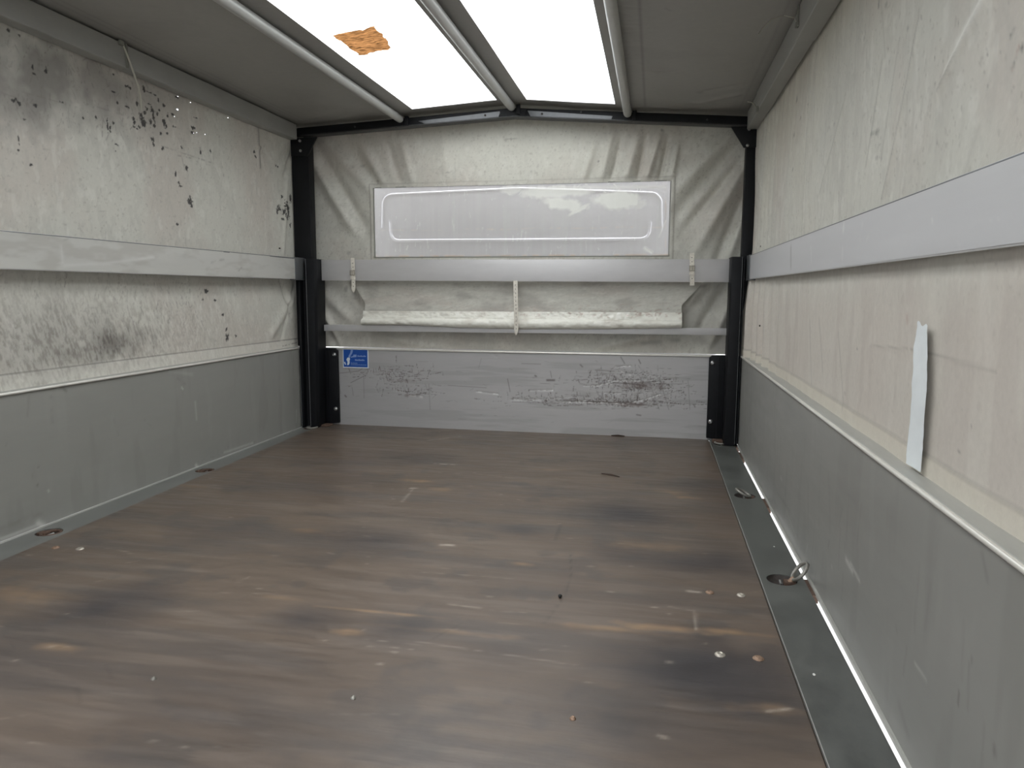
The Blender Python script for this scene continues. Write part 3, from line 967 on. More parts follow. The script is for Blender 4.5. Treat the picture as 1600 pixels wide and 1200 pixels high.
# --- right
s = Sheet(yspan(-2.62, 0.134), np.arange(BH - .003, 1.436, 0.004))
T = lambda px, py: sideP(px, py, TR)
U, V = s.U, s.V
c = tarp_colour(s, 5)
c = mixc(c, (0.56, 0.505, 0.45), np.clip((0.75 - V) * 8, 0, 1) * .6)
c = mixc(c, (0.44, 0.39, 0.35), np.clip((0.75 - V) * 8, 0, 1) * np.clip((fbm(U * 20, V * 4, 33, 4) - .55) * 3, 0, .3))
c = mixc(c, (0.66, 0.62, 0.50), np.clip((V - .75) * 8, 0, 1) * np.clip((fbm(U * 1.2, V * 1.2, 12, 3) - .45) * 2, 0, .5))
c = mixc(c, (0.42, 0.40, 0.36), np.clip((V - .75) * 8, 0, 1) * np.clip((fbm(U * 20, V * 3, 37, 4) - .60) * 3, 0, .2))
for (px, py, wx, wy, a) in [(1377, 5, 2, 9, .8), (1387, 8, 3, 5, .4), (1353, 60, 2, 4, .5), (1419, 45, 3, 4, .4), (1370, 206, 5, 3, .7), (1365, 208, 4, 3, .5), (1262, 163, 2, 4, .6), (1251, 184, 2, 2, .8),
                            (1244, 155, 1.5, 7, .6), (1240, 212, 2, 5, .5), (1239, 265, 2, 3, .5), (1304, 193, 2, 2, .5), (1580, 55, 3, 5, .8), (1597, 75, 3, 7, .9), (1585, 100, 2, 6, .6), (1564, 80, 2, 2, .6),
                            (1502, 212, 2, 2, .4), (1368, 247, 3, 2, .35), (1430, 252, 3, 2, .35), (1501, 706, 4, 2, .6), (1340, 545, 2, 3, .6), (1503, 225, 2, 3, .3), (1520, 665, 2, 2, .5), (1505, 640, 3, 2, .3), (1320, 615, 2, 5, .3)]:
    p, q = T(px, py), T(px + wx, py + wy)
    s.blob('black', p, abs(q[0] - p[0]) * .6 + .0012, abs(q[1] - p[1]) * .6 + .0012, a * .75, rough=.5, freq=120, seed=int(px) % 50)
for i in range(160):
    y, z = -2.5 + .8 * rs.rand() ** 1.3, .85 + .5 * rs.rand()
    s.blob('grey', (y, z), .002 + .002 * rs.rand(), .002 + .003 * rs.rand(), .3 + .4 * rs.rand())
for (q, r, w, a) in [((1380, 0), (1385, 90), .004, .2), ((1440, 25), (1380, 310), .003, .35), ((1382, 95), (1355, 260), .003, .35), ((1320, 165), (1280, 310), .003, .3), ((1260, 200), (1253, 360), .003, .3),
                     ((1310, 300), (1312, 350), .003, .25), ((1405, 60), (1375, 250), .004, .25), ((1540, 0), (1470, 140), .004, .35), ((1230, 590), (1232, 610), .003, .4),
                     ((1360, 540), (1420, 545), .002, .3), ((1425, 545), (1560, 580), .002, .35), ((1505, 290), (1530, 200), .008, .15), ((1280, 500), (1285, 580), .006, .25), ((1310, 520), (1318, 640), .005, .25), ((1265, 500), (1268, 600), .005, .3)]:
    s.line('grey', T(*q), T(*r), w, a, mode='max')
for (q, r, w, a) in [((1538, 0), (1500, 70), .011, .75), ((1500, 70), (1480, 110), .006, .5), ((1262, 290), (1255, 370), .004, .3), ((1272, 150), (1268, 240), .004, .25)]:
    s.line('pale', T(*q), T(*r), w, a)
s.line('rust', T(1593, 70), T(1582, 110), .003, .6, noise=90)
s.line('rust', T(1418, 495), T(1419, 503), .006, .3)
# vertical folds close to the front post, fading towards the camera
fade = np.clip((U + .95) / .95, 0, 1) ** 1.6
lowf = np.clip((.85 - V) / .25, 0.0, 1)
s.h += fade * (.10 + .90 * lowf) * .026 * np.sin((U * 58 + .8 * np.sin(V * 7)) * (1 + .25 * U))
s.h += fade * (1 - lowf) * .006 * np.sin(U * 70 + 2 * np.sin(V * 5))
s.h += (fbm(U * 1.3, V * 1.0, 60, 3) - .5) * .016 + (fbm(U * 10, V * 2.2, 61, 3) - .5) * .005
s.h += np.clip((U + .22) / .22, 0, 1) ** 2 * np.clip((.78 - V) / .35, 0, 1) * .030
for (q, r, w, a) in [((1440, 25), (1380, 310), .010, .0035), ((1382, 95), (1355, 260), .010, .003), ((1540, 0), (1470, 140), .012, .004), ((1320, 165), (1280, 310), .012, .003),
                     ((1262, 160), (1255, 360), .015, -.004), ((1360, 540), (1420, 545), .006, .0006), ((1425, 545), (1560, 580), .006, .0006)]:
    s.line('h', T(*q), T(*r), w, a)
hem = 0.426
s.h += 0.003 / (1 + np.exp((V - hem) / 0.0012))
c = mixc(c, (0.60, 0.56, 0.47), (V < hem) * .6)
c = mixc(c, (0.09, 0.08, 0.07), np.exp(-((V - hem) / .0020) ** 2) * .75)
c = finish(s, c)
wr = s.build('wall_right', M['tarp'], lambda u, v, h: (TR - h + 0 * u, u, v), c)
props(wr, 'right pale tarpaulin wall, warm beige below the rail', kind='structure')

# small wire staples in the tarpaulin edges
def staple(parent, p, ax):
    bm = bmesh.new()
    for d in (-.0022, .0022):
        if ax == 0:
            box(bm, p[0] - .002, p[0] + .002, p[1] + d * 1.7 - .0009, p[1] + d * 1.7 + .0009, p[2] - .003, p[2] + .003)
    obj('staple', bm, M['hole'], parent, smooth=False)


for (px, py, x, par) in [(437, 388, TL + .002, wl), (438, 498, TL + .002, wl), (1188.5, 385, TR - .004, wr), (1187, 509, TR - .030, wr)]:
    p = at(px, py, 0, x)
    staple(par, p, 0)

# --- front wall tarpaulin with its window opening
YT = 0.128
s = Sheet(np.arange(-0.034, 2.086, 0.004), np.arange(BH - 0.008, 1.49, 0.004))
T = lambda px, py: (at(px, py, 1, YT)[0], at(px, py, 1, YT)[2])
U, V = s.U, s.V
WX0, WX1, WZ0, WZ1 = 0.338, 1.733, 0.824, 1.153
c = tarp_colour(s, 8)
c = mixc(c, (0.40, 0.38, 0.34), np.clip((.80 - V) * 6, 0, 1) * np.clip((fbm(U * 8, V * 12, 41, 4) - .42) * 2.4, 0, .5))
c = mixc(c, (0.70, 0.69, 0.60), np.clip((V - 1.15) * 8, 0, 1) * np.exp(-((U - 1.1) / .55) ** 2) * .35)  # paler top centre: the light falling there is put into the colour
c = mixc(c, (0.33, 0.30, 0.26), np.clip((fbm(U * 90, V * 80, 42, 3) - .74) * 6, 0, .4))
zt = np.interp(U, [-.03, 1.04, 2.08], [1.42, 1.465, 1.39])
# folds: (from, to, width, height)
for (q, r, w, a) in [
        ((487, 245), (545, 345), .030, .022), ((497, 235), (560, 340), .030, -.018), ((520, 235), (585, 300), .03, .012), ((540, 225), (590, 290), .028, -.012), ((565, 225), (600, 290), .022, .010),
        ((600, 210), (625, 285), .020, -.008), ((625, 210), (645, 285), .020, .008), ((690, 210), (700, 285), .03, .004),
        ((925, 235), (912, 283), .016, .008), ((955, 215), (940, 283), .018, .012), ((968, 225), (955, 283), .012, -.010), ((995, 222), (978, 283), .018, .013), ((1008, 222), (995, 283), .012, -.012),
        ((1030, 215), (1010, 283), .016, .014), ((1042, 225), (1030, 280), .010, -.014), ((1058, 235), (1048, 285), .012, .010), ((1160, 215), (1060, 330), .030, -.014), ((1150, 205), (1070, 285), .028, .016),
        ((1163, 260), (1100, 370), .028, .022), ((1165, 300), (1125, 395), .022, -.018), ((1163, 245), (1085, 340), .022, -.016), ((1160, 340), (1140, 400), .02, .012),
        ((500, 450), (545, 495), .03, .014), ((498, 475), (520, 512), .018, .014), ((545, 445), (565, 480), .020, -.012), ((560, 455), (565, 485), .02, .01), ((500, 500), (530, 540), .02, -.010), ((520, 515), (532, 540), .014, .010),
        ((600, 525), (680, 545), .022, .010), ((1100, 445), (1070, 480), .020, .016), ((1135, 445), (1095, 510), .024, -.018), ((1140, 470), (1110, 545), .022, .018), ((1070, 445), (1072, 480), .02, -.012),
        ((930, 545), (1010, 525), .022, .012), ((1125, 525), (1110, 548), .016, -.010)]:
    (ax_, az_), (bx_, bz_) = T(*q), T(*r)
    ex, ez = (bx_ - ax_) * .22, (bz_ - az_) * .22
    s.line('h', (ax_ - ex, az_ - ez), (bx_ + ex, bz_ + ez), w * 1.2, a * 1.35, mode='fade')
s.h += (fbm(U * 2.0, V * 2.0, 70, 3) - .5) * .010 + (fbm(U * 11, V * 6, 71, 3) - .5) * .003
win = np.clip(np.minimum(np.minimum(U - WX0 + .03, WX1 + .03 - U), np.minimum(V - WZ0 + .03, WZ1 + .03 - V)) / .03, 0, 1)
s.h *= 1 - .85 * win
s.h = s.h * np.clip((zt - V) / .05, 0, 1)
# welded border round the window
rim = np.maximum(np.abs(U - (WX0 + WX1) / 2) - (WX1 - WX0) / 2, np.abs(V - (WZ0 + WZ1) / 2) - (WZ1 - WZ0) / 2)
s.h += .002 / (1 + np.exp((rim - .016) / .0012))
c = mixc(c, (0.22, 0.20, 0.17), np.exp(-((rim - .016) / .0025) ** 2) * .55)
c = mixc(c, (0.20, 0.20, 0.12), np.exp(-((rim - .001) / .003) ** 2) * .6 * (V < .83))
for (px, py, wx, wy, a) in [(565, 258, 6, 4, .35), (553, 262, 4, 5, .3), (590, 283, 3, 3, .5), (645, 293, 3, 1.5, .8), (1034, 204, 3, 3, .5), (800, 217, 12, 1, .5), (700, 270, 5, 2, .35), (830, 268, 3, 3, .3), (745, 290, 4, 1, .6),
                            (545, 395, 5, 4, .3), (580, 455, 5, 5, .4), (640, 470, 4, 5, .35), (645, 478, 3, 3, .3), (1005, 432, 5, 4, .3), (935, 252, 1.5, 2, .8), (868, 467, 1, 2, .7), (540, 452, 4, 7, .4), (600, 452, 6, 4, .3)]:
    p, q = T(px, py), T(px + wx, py + wy)
    s.blob('grey', p, abs(q[0] - p[0]) * .7 + .001, abs(q[1] - p[1]) * .7 + .001, a, rough=.5, freq=110, seed=int(px) % 50)
for i in range(300):
    x, z = .05 + 1.95 * rs.rand(), .42 + .98 * rs.rand()
    s.blob('grey', (x, z), .001 + .002 * rs.rand(), .001 + .002 * rs.rand(), .2 + .4 * rs.rand())
for i in range(70):
    x, z = at(700 + 420 * rs.rand(), 440 + 45 * rs.rand(), 1, YT)[[0, 2]]
    s.blob('rust', (x, z), .001 + .002 * rs.rand(), .001 + .001 * rs.rand(), .2 + .3 * rs.rand())
s.line('smudge_and_shade', T(570, 446), T(1100, 447), .012, .65)  # shadow strip under the wide rail, painted into the colour
s.line('smudge_and_shade', T(980, 538), T(1060, 532), .012, .5, noise=30)
c = finish(s, c)
wb_ = s.build('wall_front', M['tarp'], lambda u, v, h: (u, YT - h, v), c,
              keep=lambda cu, cv: ~((cu > WX0) & (cu < WX1) & (cv > WZ0) & (cv < WZ1)) & (cv < roofz(cu) + .004))
props(wb_, 'front pale tarpaulin wall with folds in its corners', kind='structure')

# window film
s = Sheet(np.linspace(WX0 - .004, WX1 + .004, 420), np.linspace(WZ0 - .004, WZ1 + .004, 110))
U, V = s.U, s.V
c = np.zeros(U.shape + (3,)) + np.array([0.64, 0.62, 0.585])
al = 0.54 + .22 * (fbm(U * 3, V * 3, 3, 4) - .5) + .06 * (fbm(U * 60, V * 3, 13, 3) - .5)
c = mixc(c, (0.70, 0.72, 0.64), np.clip((fbm(U * 50, V * 4, 23, 3) - .5) * 1.2, 0, .3))
for (px, py, ru, rv, a, ang) in [(868, 300, .16, .028, .8, 0), (880, 318, .10, .030, .9, -.2), (905, 327, .05, .010, .8, .5), (962, 312, .10, .038, .9, 0), (800, 296, .05, .02, .6, 0), (912, 296, .05, .02, .5, 0), (1000, 320, .03, .02, .5, .3)]:
    s.blob('hz', T(px, py), ru, rv, a, ang, rough=.35, freq=26, soft=.5, seed=int(px) % 30)
for (cx, cy, R) in [(803, 298, .035), (912, 294, .03), (952, 294, .034), (990, 296, .03), (975, 310, .02)]:
    p = T(cx, cy)
    for k in range(24):
        a0, a1 = 2 * math.pi * k / 24, 2 * math.pi * (k + 1) / 24
        for rr in (R, R * .6):
            s.line('hz', (p[0] + rr * math.cos(a0), p[1] + rr * .6 * math.sin(a0)), (p[0] + rr * math.cos(a1), p[1] + rr * .6 * math.sin(a1)), .003, .75, noise=70)
for (q, r, w, a) in [((893, 333), (907, 320), .004, .9), ((905, 318), (900, 325), .004, .9), ((1008, 388), (1018, 394), .007, .95), ((1030, 370), (1040, 345), .004, .4), ((635, 390), (637, 384), .003, .4), ((880, 293), (1040, 292), .008, .6)]:
    s.line('hz', T(*q), T(*r), w, a)
for i in range(140):
    x, z = WX0 + (WX1 - WX0) * rs.rand(), WZ0 + (WZ1 - WZ0) * rs.rand()
    s.line('hz', (x, z), (x + .004 * rs.randn(), z + .05 * rs.rand()), .0018, .15 + .3 * rs.rand(), noise=90)
for i in range(24):
    x0 = WX0 + (WX1 - WX0) * i / 24
    s.line('brn', (x0, 0.952 + .002 * math.sin(i)), (x0 + .062, 0.952 + .002 * math.sin(i + 1)), .004, .2 + .35 * rs.rand(), noise=60)
s.line('brn', (WX0, WZ0 + .004), (WX1, WZ0 + .004), .008, .8, noise=40)
s.line('brn', T(1040, 296), T(1040, 400), .004, .6, noise=40)
c = mixc(c, (0.80, 0.81, 0.74), s.mask('hz'))
c = mixc(c, (0.48, 0.36, 0.26), s.mask('brn'))
s.m['alpha'] = np.clip(al + .42 * s.mask('hz') + .4 * s.mask('brn'), .1, .97)
s.h = (fbm(U * 3, V * 5, 77, 3) - .5) * .008
wn1 = s.build('window_1', M['film'], lambda u, v, h: (u, YT + .004 + h * .4, v), c)
props(wn1, 'wide hazy clear vinyl window welded into the front tarpaulin', kind='structure')
bm = bmesh.new()
for x in (WX0 + .002, WX1 - .002):
    box(bm, x - .0022, x + .0022, YT - .002, YT + .006, WZ0, WZ1)
box(bm, WX0, WX1, YT - .003, YT + .006, WZ0 - .003, WZ0 + .002)
box(bm, WX0, WX1, YT - .002, YT + .006, WZ1 - .002, WZ1 + .001)
obj('window_weld', bm, M['cord_dark'], wn1, smooth=False)

# cab of the truck seen hazily through the window
cab = empty('truck_cab_rear', (1.0, 0.50, -0.4), 'pale rear panel of the truck cab seen hazily through the vinyl window', 'truck cab')
bm = bmesh.new(); box(bm, 0.02, 1.98, 0.42, 0.60, -0.4, 1.66, 0.04, 4); obj('rear_panel', bm, M['cab'], cab)
bm = bmesh.new()


def arc(cx, cz, r, a0, a1, n=8):
    return [(cx + r * math.cos(a0 + (a1 - a0) * k / n), 0.418, cz + r * math.sin(a0 + (a1 - a0) * k / n)) for k in range(n + 1)]


pts = [(0.270, .418, 0.99)] + arc(.33, 1.105, .055, math.pi, math.pi / 2) + [(1.0, .418, 1.175)] + arc(1.64, 1.085, .055, math.pi / 2, 0) + [(1.70, .418, 0.96)]
tube(bm, pts, 0.0055, 10)
obj('upper_highlight_bead', bm, M['cab_highlight'], cab)  # glossy beads added to stand in for sky highlights on the panel
bm = bmesh.new()
pts = [(0.315, .418, 1.02)] + arc(.36, .965, .042, math.pi, 1.5 * math.pi) + [(1.0, .418, 0.921)] + arc(1.60, .962, .042, 1.5 * math.pi, 2 * math.pi) + [(1.645, .418, 1.0)]
tube(bm, pts, 0.0085, 10)
obj('lower_highlight_bead', bm, M['cab_highlight'], cab)

# unseen rear end added to cut light from behind: raised board, half-rolled tarpaulin
rear = empty('wall_rear_light_block', (1.025, YB, 0), None, None, None, 'structure')
bm = bmesh.new(); box(bm, 0.0, W, YB - .030, YB - .002, -0.004, BH, .003); obj('added_tailboard', bm, M['beam'], rear)
bm = bmesh.new(); box(bm, TL, TR, YB - .012, YB - .008, 1.02, 1.45); obj('added_rear_sheet', bm, M['beam'], rear)
bm = bmesh.new(); tube(bm, [(TL + .01, YB - .03, 1.02), (TR - .01, YB - .03, 1.02)], .045, 14); obj('added_rolled_sheet', bm, M['beam'], rear)

# ------------------------------------------------------------------ roof tarpaulin and its two light panels
SK = [(0.600, 0.982), (1.113, 1.490)]
s = Sheet(np.unique(np.round(np.concatenate([np.arange(-0.035, 2.09, 0.008), [0.600, 0.982, 1.113, 1.490, 1.036, .523, 1.54, 2.086]]), 4)),
          np.concatenate([np.arange(YB, -1.6, 0.04), np.arange(-1.6, -.05, 0.008), [-0.05], np.arange(-.042, .135, .008)]))
U, V = s.U, s.V
c = np.zeros(U.shape + (3,)) + np.array([0.33, 0.322, 0.30])
c *= (0.92 + 0.16 * fbm(U * 3, V * 2, 15, 4))[..., None]
c = mixc(c, (0.28, 0.27, 0.25), np.clip((fbm(U * 4, V * 5, 25, 4) - .6) * 3, 0, .35))
for x in (1.612, .055, .075, 1.995, 1.97):
    s.line('weld', (x, -1.6), (x, -.02), .0022, .55)
s.line('weld', (.02, -.06), (2.03, -.06), .002, .25)
for i in range(40):
    y = -1.5 * rs.rand()
    x = 1.60 - .05 * rs.rand()
    s.line('h', (x - .02, y), (x + .02, y + .01 * rs.randn()), .006, .0018)
s.line('weld', at(1040, 12, 2, 1.43)[:2], at(1048, 17, 2, 1.43)[:2], .002, .5)
c = mixc(c, (0.10, 0.095, 0.085), s.mask('weld'))
s.h += (fbm(U * 2, V * 2, 80, 3) - .5) * .006 * np.clip(np.minimum(np.abs(U - .523), np.minimum(np.abs(U - 1.036), np.abs(U - 1.54))) / .1, 0, 1)
for (q, r, w, a) in [((1090, 165), (1150, 150), .02, -.006), ((1100, 150), (1160, 135), .02, .006), ((1010, 120), (1060, 118), .02, -.004)]:
    s.line('h', at(*q, 2, 1.41)[:2], at(*r, 2, 1.41)[:2], w, a)
ceil = s.build('ceiling', M['roof_tarp'], lambda u, v, h: (u, v, roofz(u) + h + .002), c,
               keep=lambda cu, cv: ~((((cu > SK[0][0]) & (cu < SK[0][1])) | ((cu > SK[1][0]) & (cu < SK[1][1]))) & (cv < -.05)))
props(ceil, 'dull grey roof tarpaulin stretched over the roof tubes', kind='structure')
for k, (a, b) in enumerate(SK):
    s = Sheet(np.linspace(a - .004, b + .004, 50), np.concatenate([np.arange(YB, -1.6, .04), np.arange(-1.6, -.046, .012), [-.046]]))
    s.h = (fbm(s.U * 6, s.V * 25, 81 + k, 3) - .5) * .003
    o = s.build('skylight', M['skylight'], lambda u, v, h: (u, v, roofz(u) + h + .004), None, ceil)
    o['label'] = 'white translucent roof panel'

# crumpled orange patch stuck under the left light panel
q4 = [at(519, 50, 2, 1.470)[:2], at(585, 40, 2, 1.470)[:2], at(613, 74, 2, 1.470)[:2], at(562, 81, 2, 1.470)[:2]]
s = Sheet(np.linspace(0, 1, 40), np.linspace(0, 1, 30))
U, V = s.U, s.V
A_, B_, C_, D_ = [np.array(q) for q in q4]
PX = (A_[0] * (1 - U) + B_[0] * U) * (1 - V) + (D_[0] * (1 - U) + C_[0] * U) * V
PY = (A_[1] * (1 - U) + B_[1] * U) * (1 - V) + (D_[1] * (1 - U) + C_[1] * U) * V
edge = np.minimum(np.minimum(U, 1 - U), np.minimum(V, 1 - V))
PX = PX + (fbm(U * 6, V * 6, 5, 3) - .5) * .022
PY = PY + (fbm(U * 6, V * 6, 15, 3) - .5) * .022
s.h = (fbm(U * 8, V * 8, 25, 4) - .5) * .012
o = s.build('roof_patch', M['orange'], lambda u, v, h: (PX, PY, roofz(PX) - .004 + h * .6), None)
props(o, 'crumpled orange-brown patch stuck under the left white roof panel', 'patch')

# roof tubes
for (x, z, lab) in [(.523, 1.4345, 'pale grey roof tube left of the left white panel'), (1.036, 1.4640, 'pale grey roof tube along the ridge between the two white panels'),
                    (1.54, 1.4165, 'pale grey roof tube right of the right white panel')]:
    t = empty('roof_tube', (x, 0, z), lab, 'roof tube', 'longitudinal roof tubes')
    bm = bmesh.new()
    lathe(bm, [(.0175, YB), (.0175, -.01), (.0165, .004), (.0125, .013), (.006, .018)], (x, 0, z), 20, axis=1)
    obj('pole', bm, M['tube'], t)
    bm = bmesh.new()
    box(bm, x + .020, x + .038, .004, .020, z - .030, z + .012, .002)
    obj('holder', bm, M['black'], t)

# ------------------------------------------------------------------ black front bow
bow = empty('front_bow', (1.03, 0.05, 1.36), 'black gabled steel roof bow across the front wall', 'roof bow')


def seg(x0, z0, x1, z1, y0, y1, h, name, mat, par, bev=.002):
    bm = bmesh.new()
    prism(bm, [(x0, z0), (x1, z1), (x1, z1 + h), (x0, z0 + h)], 1, y0, y1, bev)
    return obj(name, bm, mat, par)


zl = lambda x: np.interp(x, [-.02, .03, 1.04, 2.04, 2.08], [1.3825, 1.385, 1.431, 1.3545, 1.352])
bmL = seg(-.01, zl(-.01), 1.04, zl(1.04), .022, .062, .034, 'beam', M['black'], bow)
bmR = seg(1.04, zl(1.04), 2.07, zl(2.07), .022, .062, .034, 'beam', M['black'], bow)
seg(.03, zl(.03) - .006, 1.04, zl(1.04) - .006, .010, .064, .005, 'flange', M['black_edge'], bow, .001)
seg(1.04, zl(1.04) - .006, 2.03, zl(2.03) - .006, .010, .064, .005, 'flange', M['black_edge'], bow, .001)
bm = bmesh.new()
prism(bm, [(.635, zl(.635) + .001), (.975, zl(.975) + .001), (.985, zl(.985) + .024), (.605, zl(.605) + .014)], 1, .0175, .0215)
props(obj('face_plate', bm, M['plate'], bow), 'dull grey plate left of the ridge')
bm = bmesh.new()
prism(bm, [(1.118, zl(1.118) + .001), (1.470, zl(1.470) + .001), (1.475, zl(1.475) + .014), (1.105, zl(1.105) + .024)], 1, .0175, .0215)
props(obj('face_plate', bm, M['plate'], bow), 'dull grey plate right of the ridge')
bm = bmesh.new()
prism(bm, [(.985, zl(.985) - .002), (1.095, zl(1.095) - .002), (1.10, zl(1.10) + .03), (.98, zl(.98) + .03)], 1, .015, .0215)
obj('ridge_gusset', bm, M['black'], bow)
for (x, dz) in [(.915, .012), (1.17, .012), (1.34, .026), (.30, .014), (1.87, .014), (.50, -.004), (1.56, -.004)]:
    bm = bmesh.new()
    lathe(bm, [(.0045, .0), (.0045, -.003), (.002, -.004)], (x, .0175, zl(x) + dz), 10, axis=1)
    obj('screw', bm, M['hole'] if x in (.915, 1.17) else M['black_edge'], bmL if x < 1.04 else bmR)

# ------------------------------------------------------------------ corner posts
post_prof = dict()


def post(side):
    L = side == 'left'
    lab = 'black corner post at the left end of the front wall' if L else 'black corner post at the right end of the front wall'
    t = empty('corner_post', (.03 if L else 2.05, .03, 0), lab, 'corner post', 'black corner posts')
    bm = bmesh.new()
    if L:
        box(bm, -.022, .064, .020, .075, .397, 1.372, .003)
    else:
        box(bm, 2.033, 2.077, .020, .075, .397, 1.347, .003)
    obj('upright', bm, M['black'], t)
    bm = bmesh.new()
    if L:
        prism(bm, [(-.020, 1.288), (.062, 1.288), (.112, 1.372), (-.020, 1.372)], 1, .012, .022, .001)
    else:
        prism(bm, [(2.030, 1.262), (2.084, 1.262), (2.084, 1.347), (1.968, 1.347), (2.022, 1.262)], 1, .012, .022, .001)
    gs_ = obj('gusset', bm, M['black'], t)
    # slim lower hinge pillar, a folded channel
    bm = bmesh.new()
    if L:
        pts = [(.008, -.022), (.020, -.022), (.020, .012), (.052, .012), (.052, -.022), (.094, -.018), (.100, .0), (.100, .085), (.008, .085)]
        prism(bm, pts, 2, .002, .812, .0015)
        # taper towards the floor
        for v in bm.verts:
            if v.co.z < .4 and v.co.x > .06: v.co.x -= .012
    else:
        pts = [(2.044, -.022), (2.039, -.022), (2.039, .010), (2.032, .010), (2.032, -.022), (1.992, -.018), (1.988, .0), (1.988, .085), (2.044, .085)]
        prism(bm, pts, 2, .002, .812, .0015)
    obj('pillar', bm, M['black'], t, angle=30)
    bm = bmesh.new()
    if L:
        tube(bm, [(.054, -.0225, .01), (.0535, -.0225, .812)], .0014, 8)
        tube(bm, [(.009, -.0225, .01), (.0085, -.0225, .30)], .0012, 8)
    else:
        tube(bm, [(2.033, -.0225, .01), (2.033, -.0225, .812)], .0014, 8)
    obj('worn_edge', bm, M['plate'], t)
    # bolted foot plate on the head board
    bm = bmesh.new()
    if L:
        x0, x1 = .085, .154
        pts = [(x0, .004), (x1, .012), (x1, .370), (x1 - .012, .382), (x0, .384)]
    else:
        x0, x1 = 1.921, 1.992
        pts = [(x1, .004), (x0, .012), (x0, .374), (x0 + .010, .384), (x1, .386)]
    prism(bm, pts, 1, .080, .0985, .002)
    pl_ = obj('foot_plate', bm, M['black'], t)
    bm = bmesh.new()
    xr = x0 + .022 if L else x1 - .03
    prism(bm, [(xr, .01), (xr + .004, .01), (xr + .004, .38), (xr, .38)], 1, .076, .081)
    obj('fold', bm, M['black'], pl_)
    for z in ((.083, .352) if L else (.088, .352)):
        bm = bmesh.new()
        xb = .139 if L else 1.936
        lathe(bm, [(.0100, .080), (.0100, .077), (.0085, .0735), (.0045, .0715), (.0042, .0745), (.001, .0745)], (xb, 0, z), 20, axis=1)
        obj('bolt', bm, M['steel'], pl_)
    for (x, z) in ([(.028, 1.357), (.030, 1.312)] if L else [(2.040, 1.335), (2.036, 1.270)]):
        bm = bmesh.new()
        lathe(bm, [(.0065, .012), (.0065, .007), (.004, .003), (.0015, .002)], (x, 0, z), 14, axis=1)
        obj('gusset_bolt', bm, M['steel'], gs_)
    # dirty metal feet
    bm = bmesh.new()
    if L:
        box(bm, .060, .125, .02, .075, .000, .010, .003)
    else:
        box(bm, 1.945, 2.035, .03, .075, .000, .012, .003)
    obj('foot', bm, M['rust'], t)


post('left')
post('right')


# ------------------------------------------------------------------ eaves beams (fabric sleeved) with ties
def eaves(side):
    L = side == 'left'
    lab = 'grey boxed eaves beam under the roof on the left' if L else 'grey boxed eaves beam in sleeved sections under the roof on the right'
    t = empty('eaves_beam', (0 if L else 2.05, -1.7, 1.38), lab, 'eaves beam', 'boxed eaves beams')
    if L:
        secs = [(-.24, .0, 0), (-1.118, -.24, .002), (YB, -1.118, .004)]
        for (a, b, d) in secs:
            bm = bmesh.new()
            box(bm, TL + .006, .020 + d, a, b, 1.3605 - d, 1.4285, .004, 3)
            obj('section', bm, M['beam'], t)
    else:
        secs = [(-.300, .0, 0), (-1.110, -.300, .004), (YB, -1.110, .009)]
        for (a, b, d) in secs:
            bm = bmesh.new()
            box(bm, 2.030 - d, TR - .008, a, b, 1.331 - d, 1.4035, .004, 3)
            obj('section', bm, M['beam'], t)
    return t


eaves('left')
eaves('right')

# cable ties and cords
t = empty('cable_tie', (0.02, -1.118, 1.43), 'long pale cable tie hanging from the left eaves beam', 'cable tie')
bm = bmesh.new()
P = [at(188, 66, 0, .027), at(193, 72, 0, .030), at(201, 92, 0, .032), at(208, 112, 0, .030), at(216, 135, 0, .022), at(220, 155, 0, .014), at(221, 173, 0, .008)]
tube(bm, P, .003, 8, radii=[.0022, .0028, .003, .0032, .0034, .0032, .002])
obj('tail', bm, M['cord'], t)
bm = bmesh.new()
p = at(190, 66, 0, .030)
box(bm, p[0] - .006, p[0] + .004, p[1] - .010, p[1] + .008, p[2] - .010, p[2] + .006, .003)
box(bm, .024, .028, -1.128, -1.118, 1.357, 1.43, .001)
obj('head', bm, M['cord_dark'], t)
t = empty('cable_tie', (2.03, -1.10, 1.40), 'thin wire tie curling from the nearer joint of the right eaves beam', 'cable tie')
bm = bmesh.new()
P = [at(1247, 40, 0, 2.018), at(1241, 28, 0, 2.012), at(1225, 24, 0, 1.99), at(1206, 30, 0, 1.955), at(1190, 46, 0, 1.925), at(1185, 54, 0, 1.915)]
P = [Vector((q[0], q[1], min(q[2], 1.395))) for q in P]
tube(bm, P, .0011, 6)
obj('tail', bm, M['cord'], t)
bm = bmesh.new()
p = at(1246, 38, 0, 2.018)
box(bm, 2.012, 2.022, p[1] - .010, p[1] + .006, p[2] - .008, p[2] + .004, .002)
box(bm, 2.016, 2.020, p[1] - .004, p[1] + .003, p[2] - .002, 1.40, .001)
obj('head', bm, M['cord_dark'], t)
t = empty('cable_tie', (2.03, -.31, 1.38), 'short frayed tie at the far joint of the right eaves beam', 'cable tie')
bm = bmesh.new()
P = [at(1183, 172, 0, 2.022), at(1179, 163, 0, 2.018), at(1174, 160, 0, 2.012), at(1168, 159, 0, 2.000)]
tube(bm, P, .0022, 6)
obj('tail', bm, M['cord'], t)
bm = bmesh.new()
p = at(1183, 171, 0, 2.022)
box(bm, 2.018, 2.027, p[1] - .008, p[1] + .006, p[2] - .010, p[2] + .010, .002)
obj('head', bm, M['cord_dark'], t)

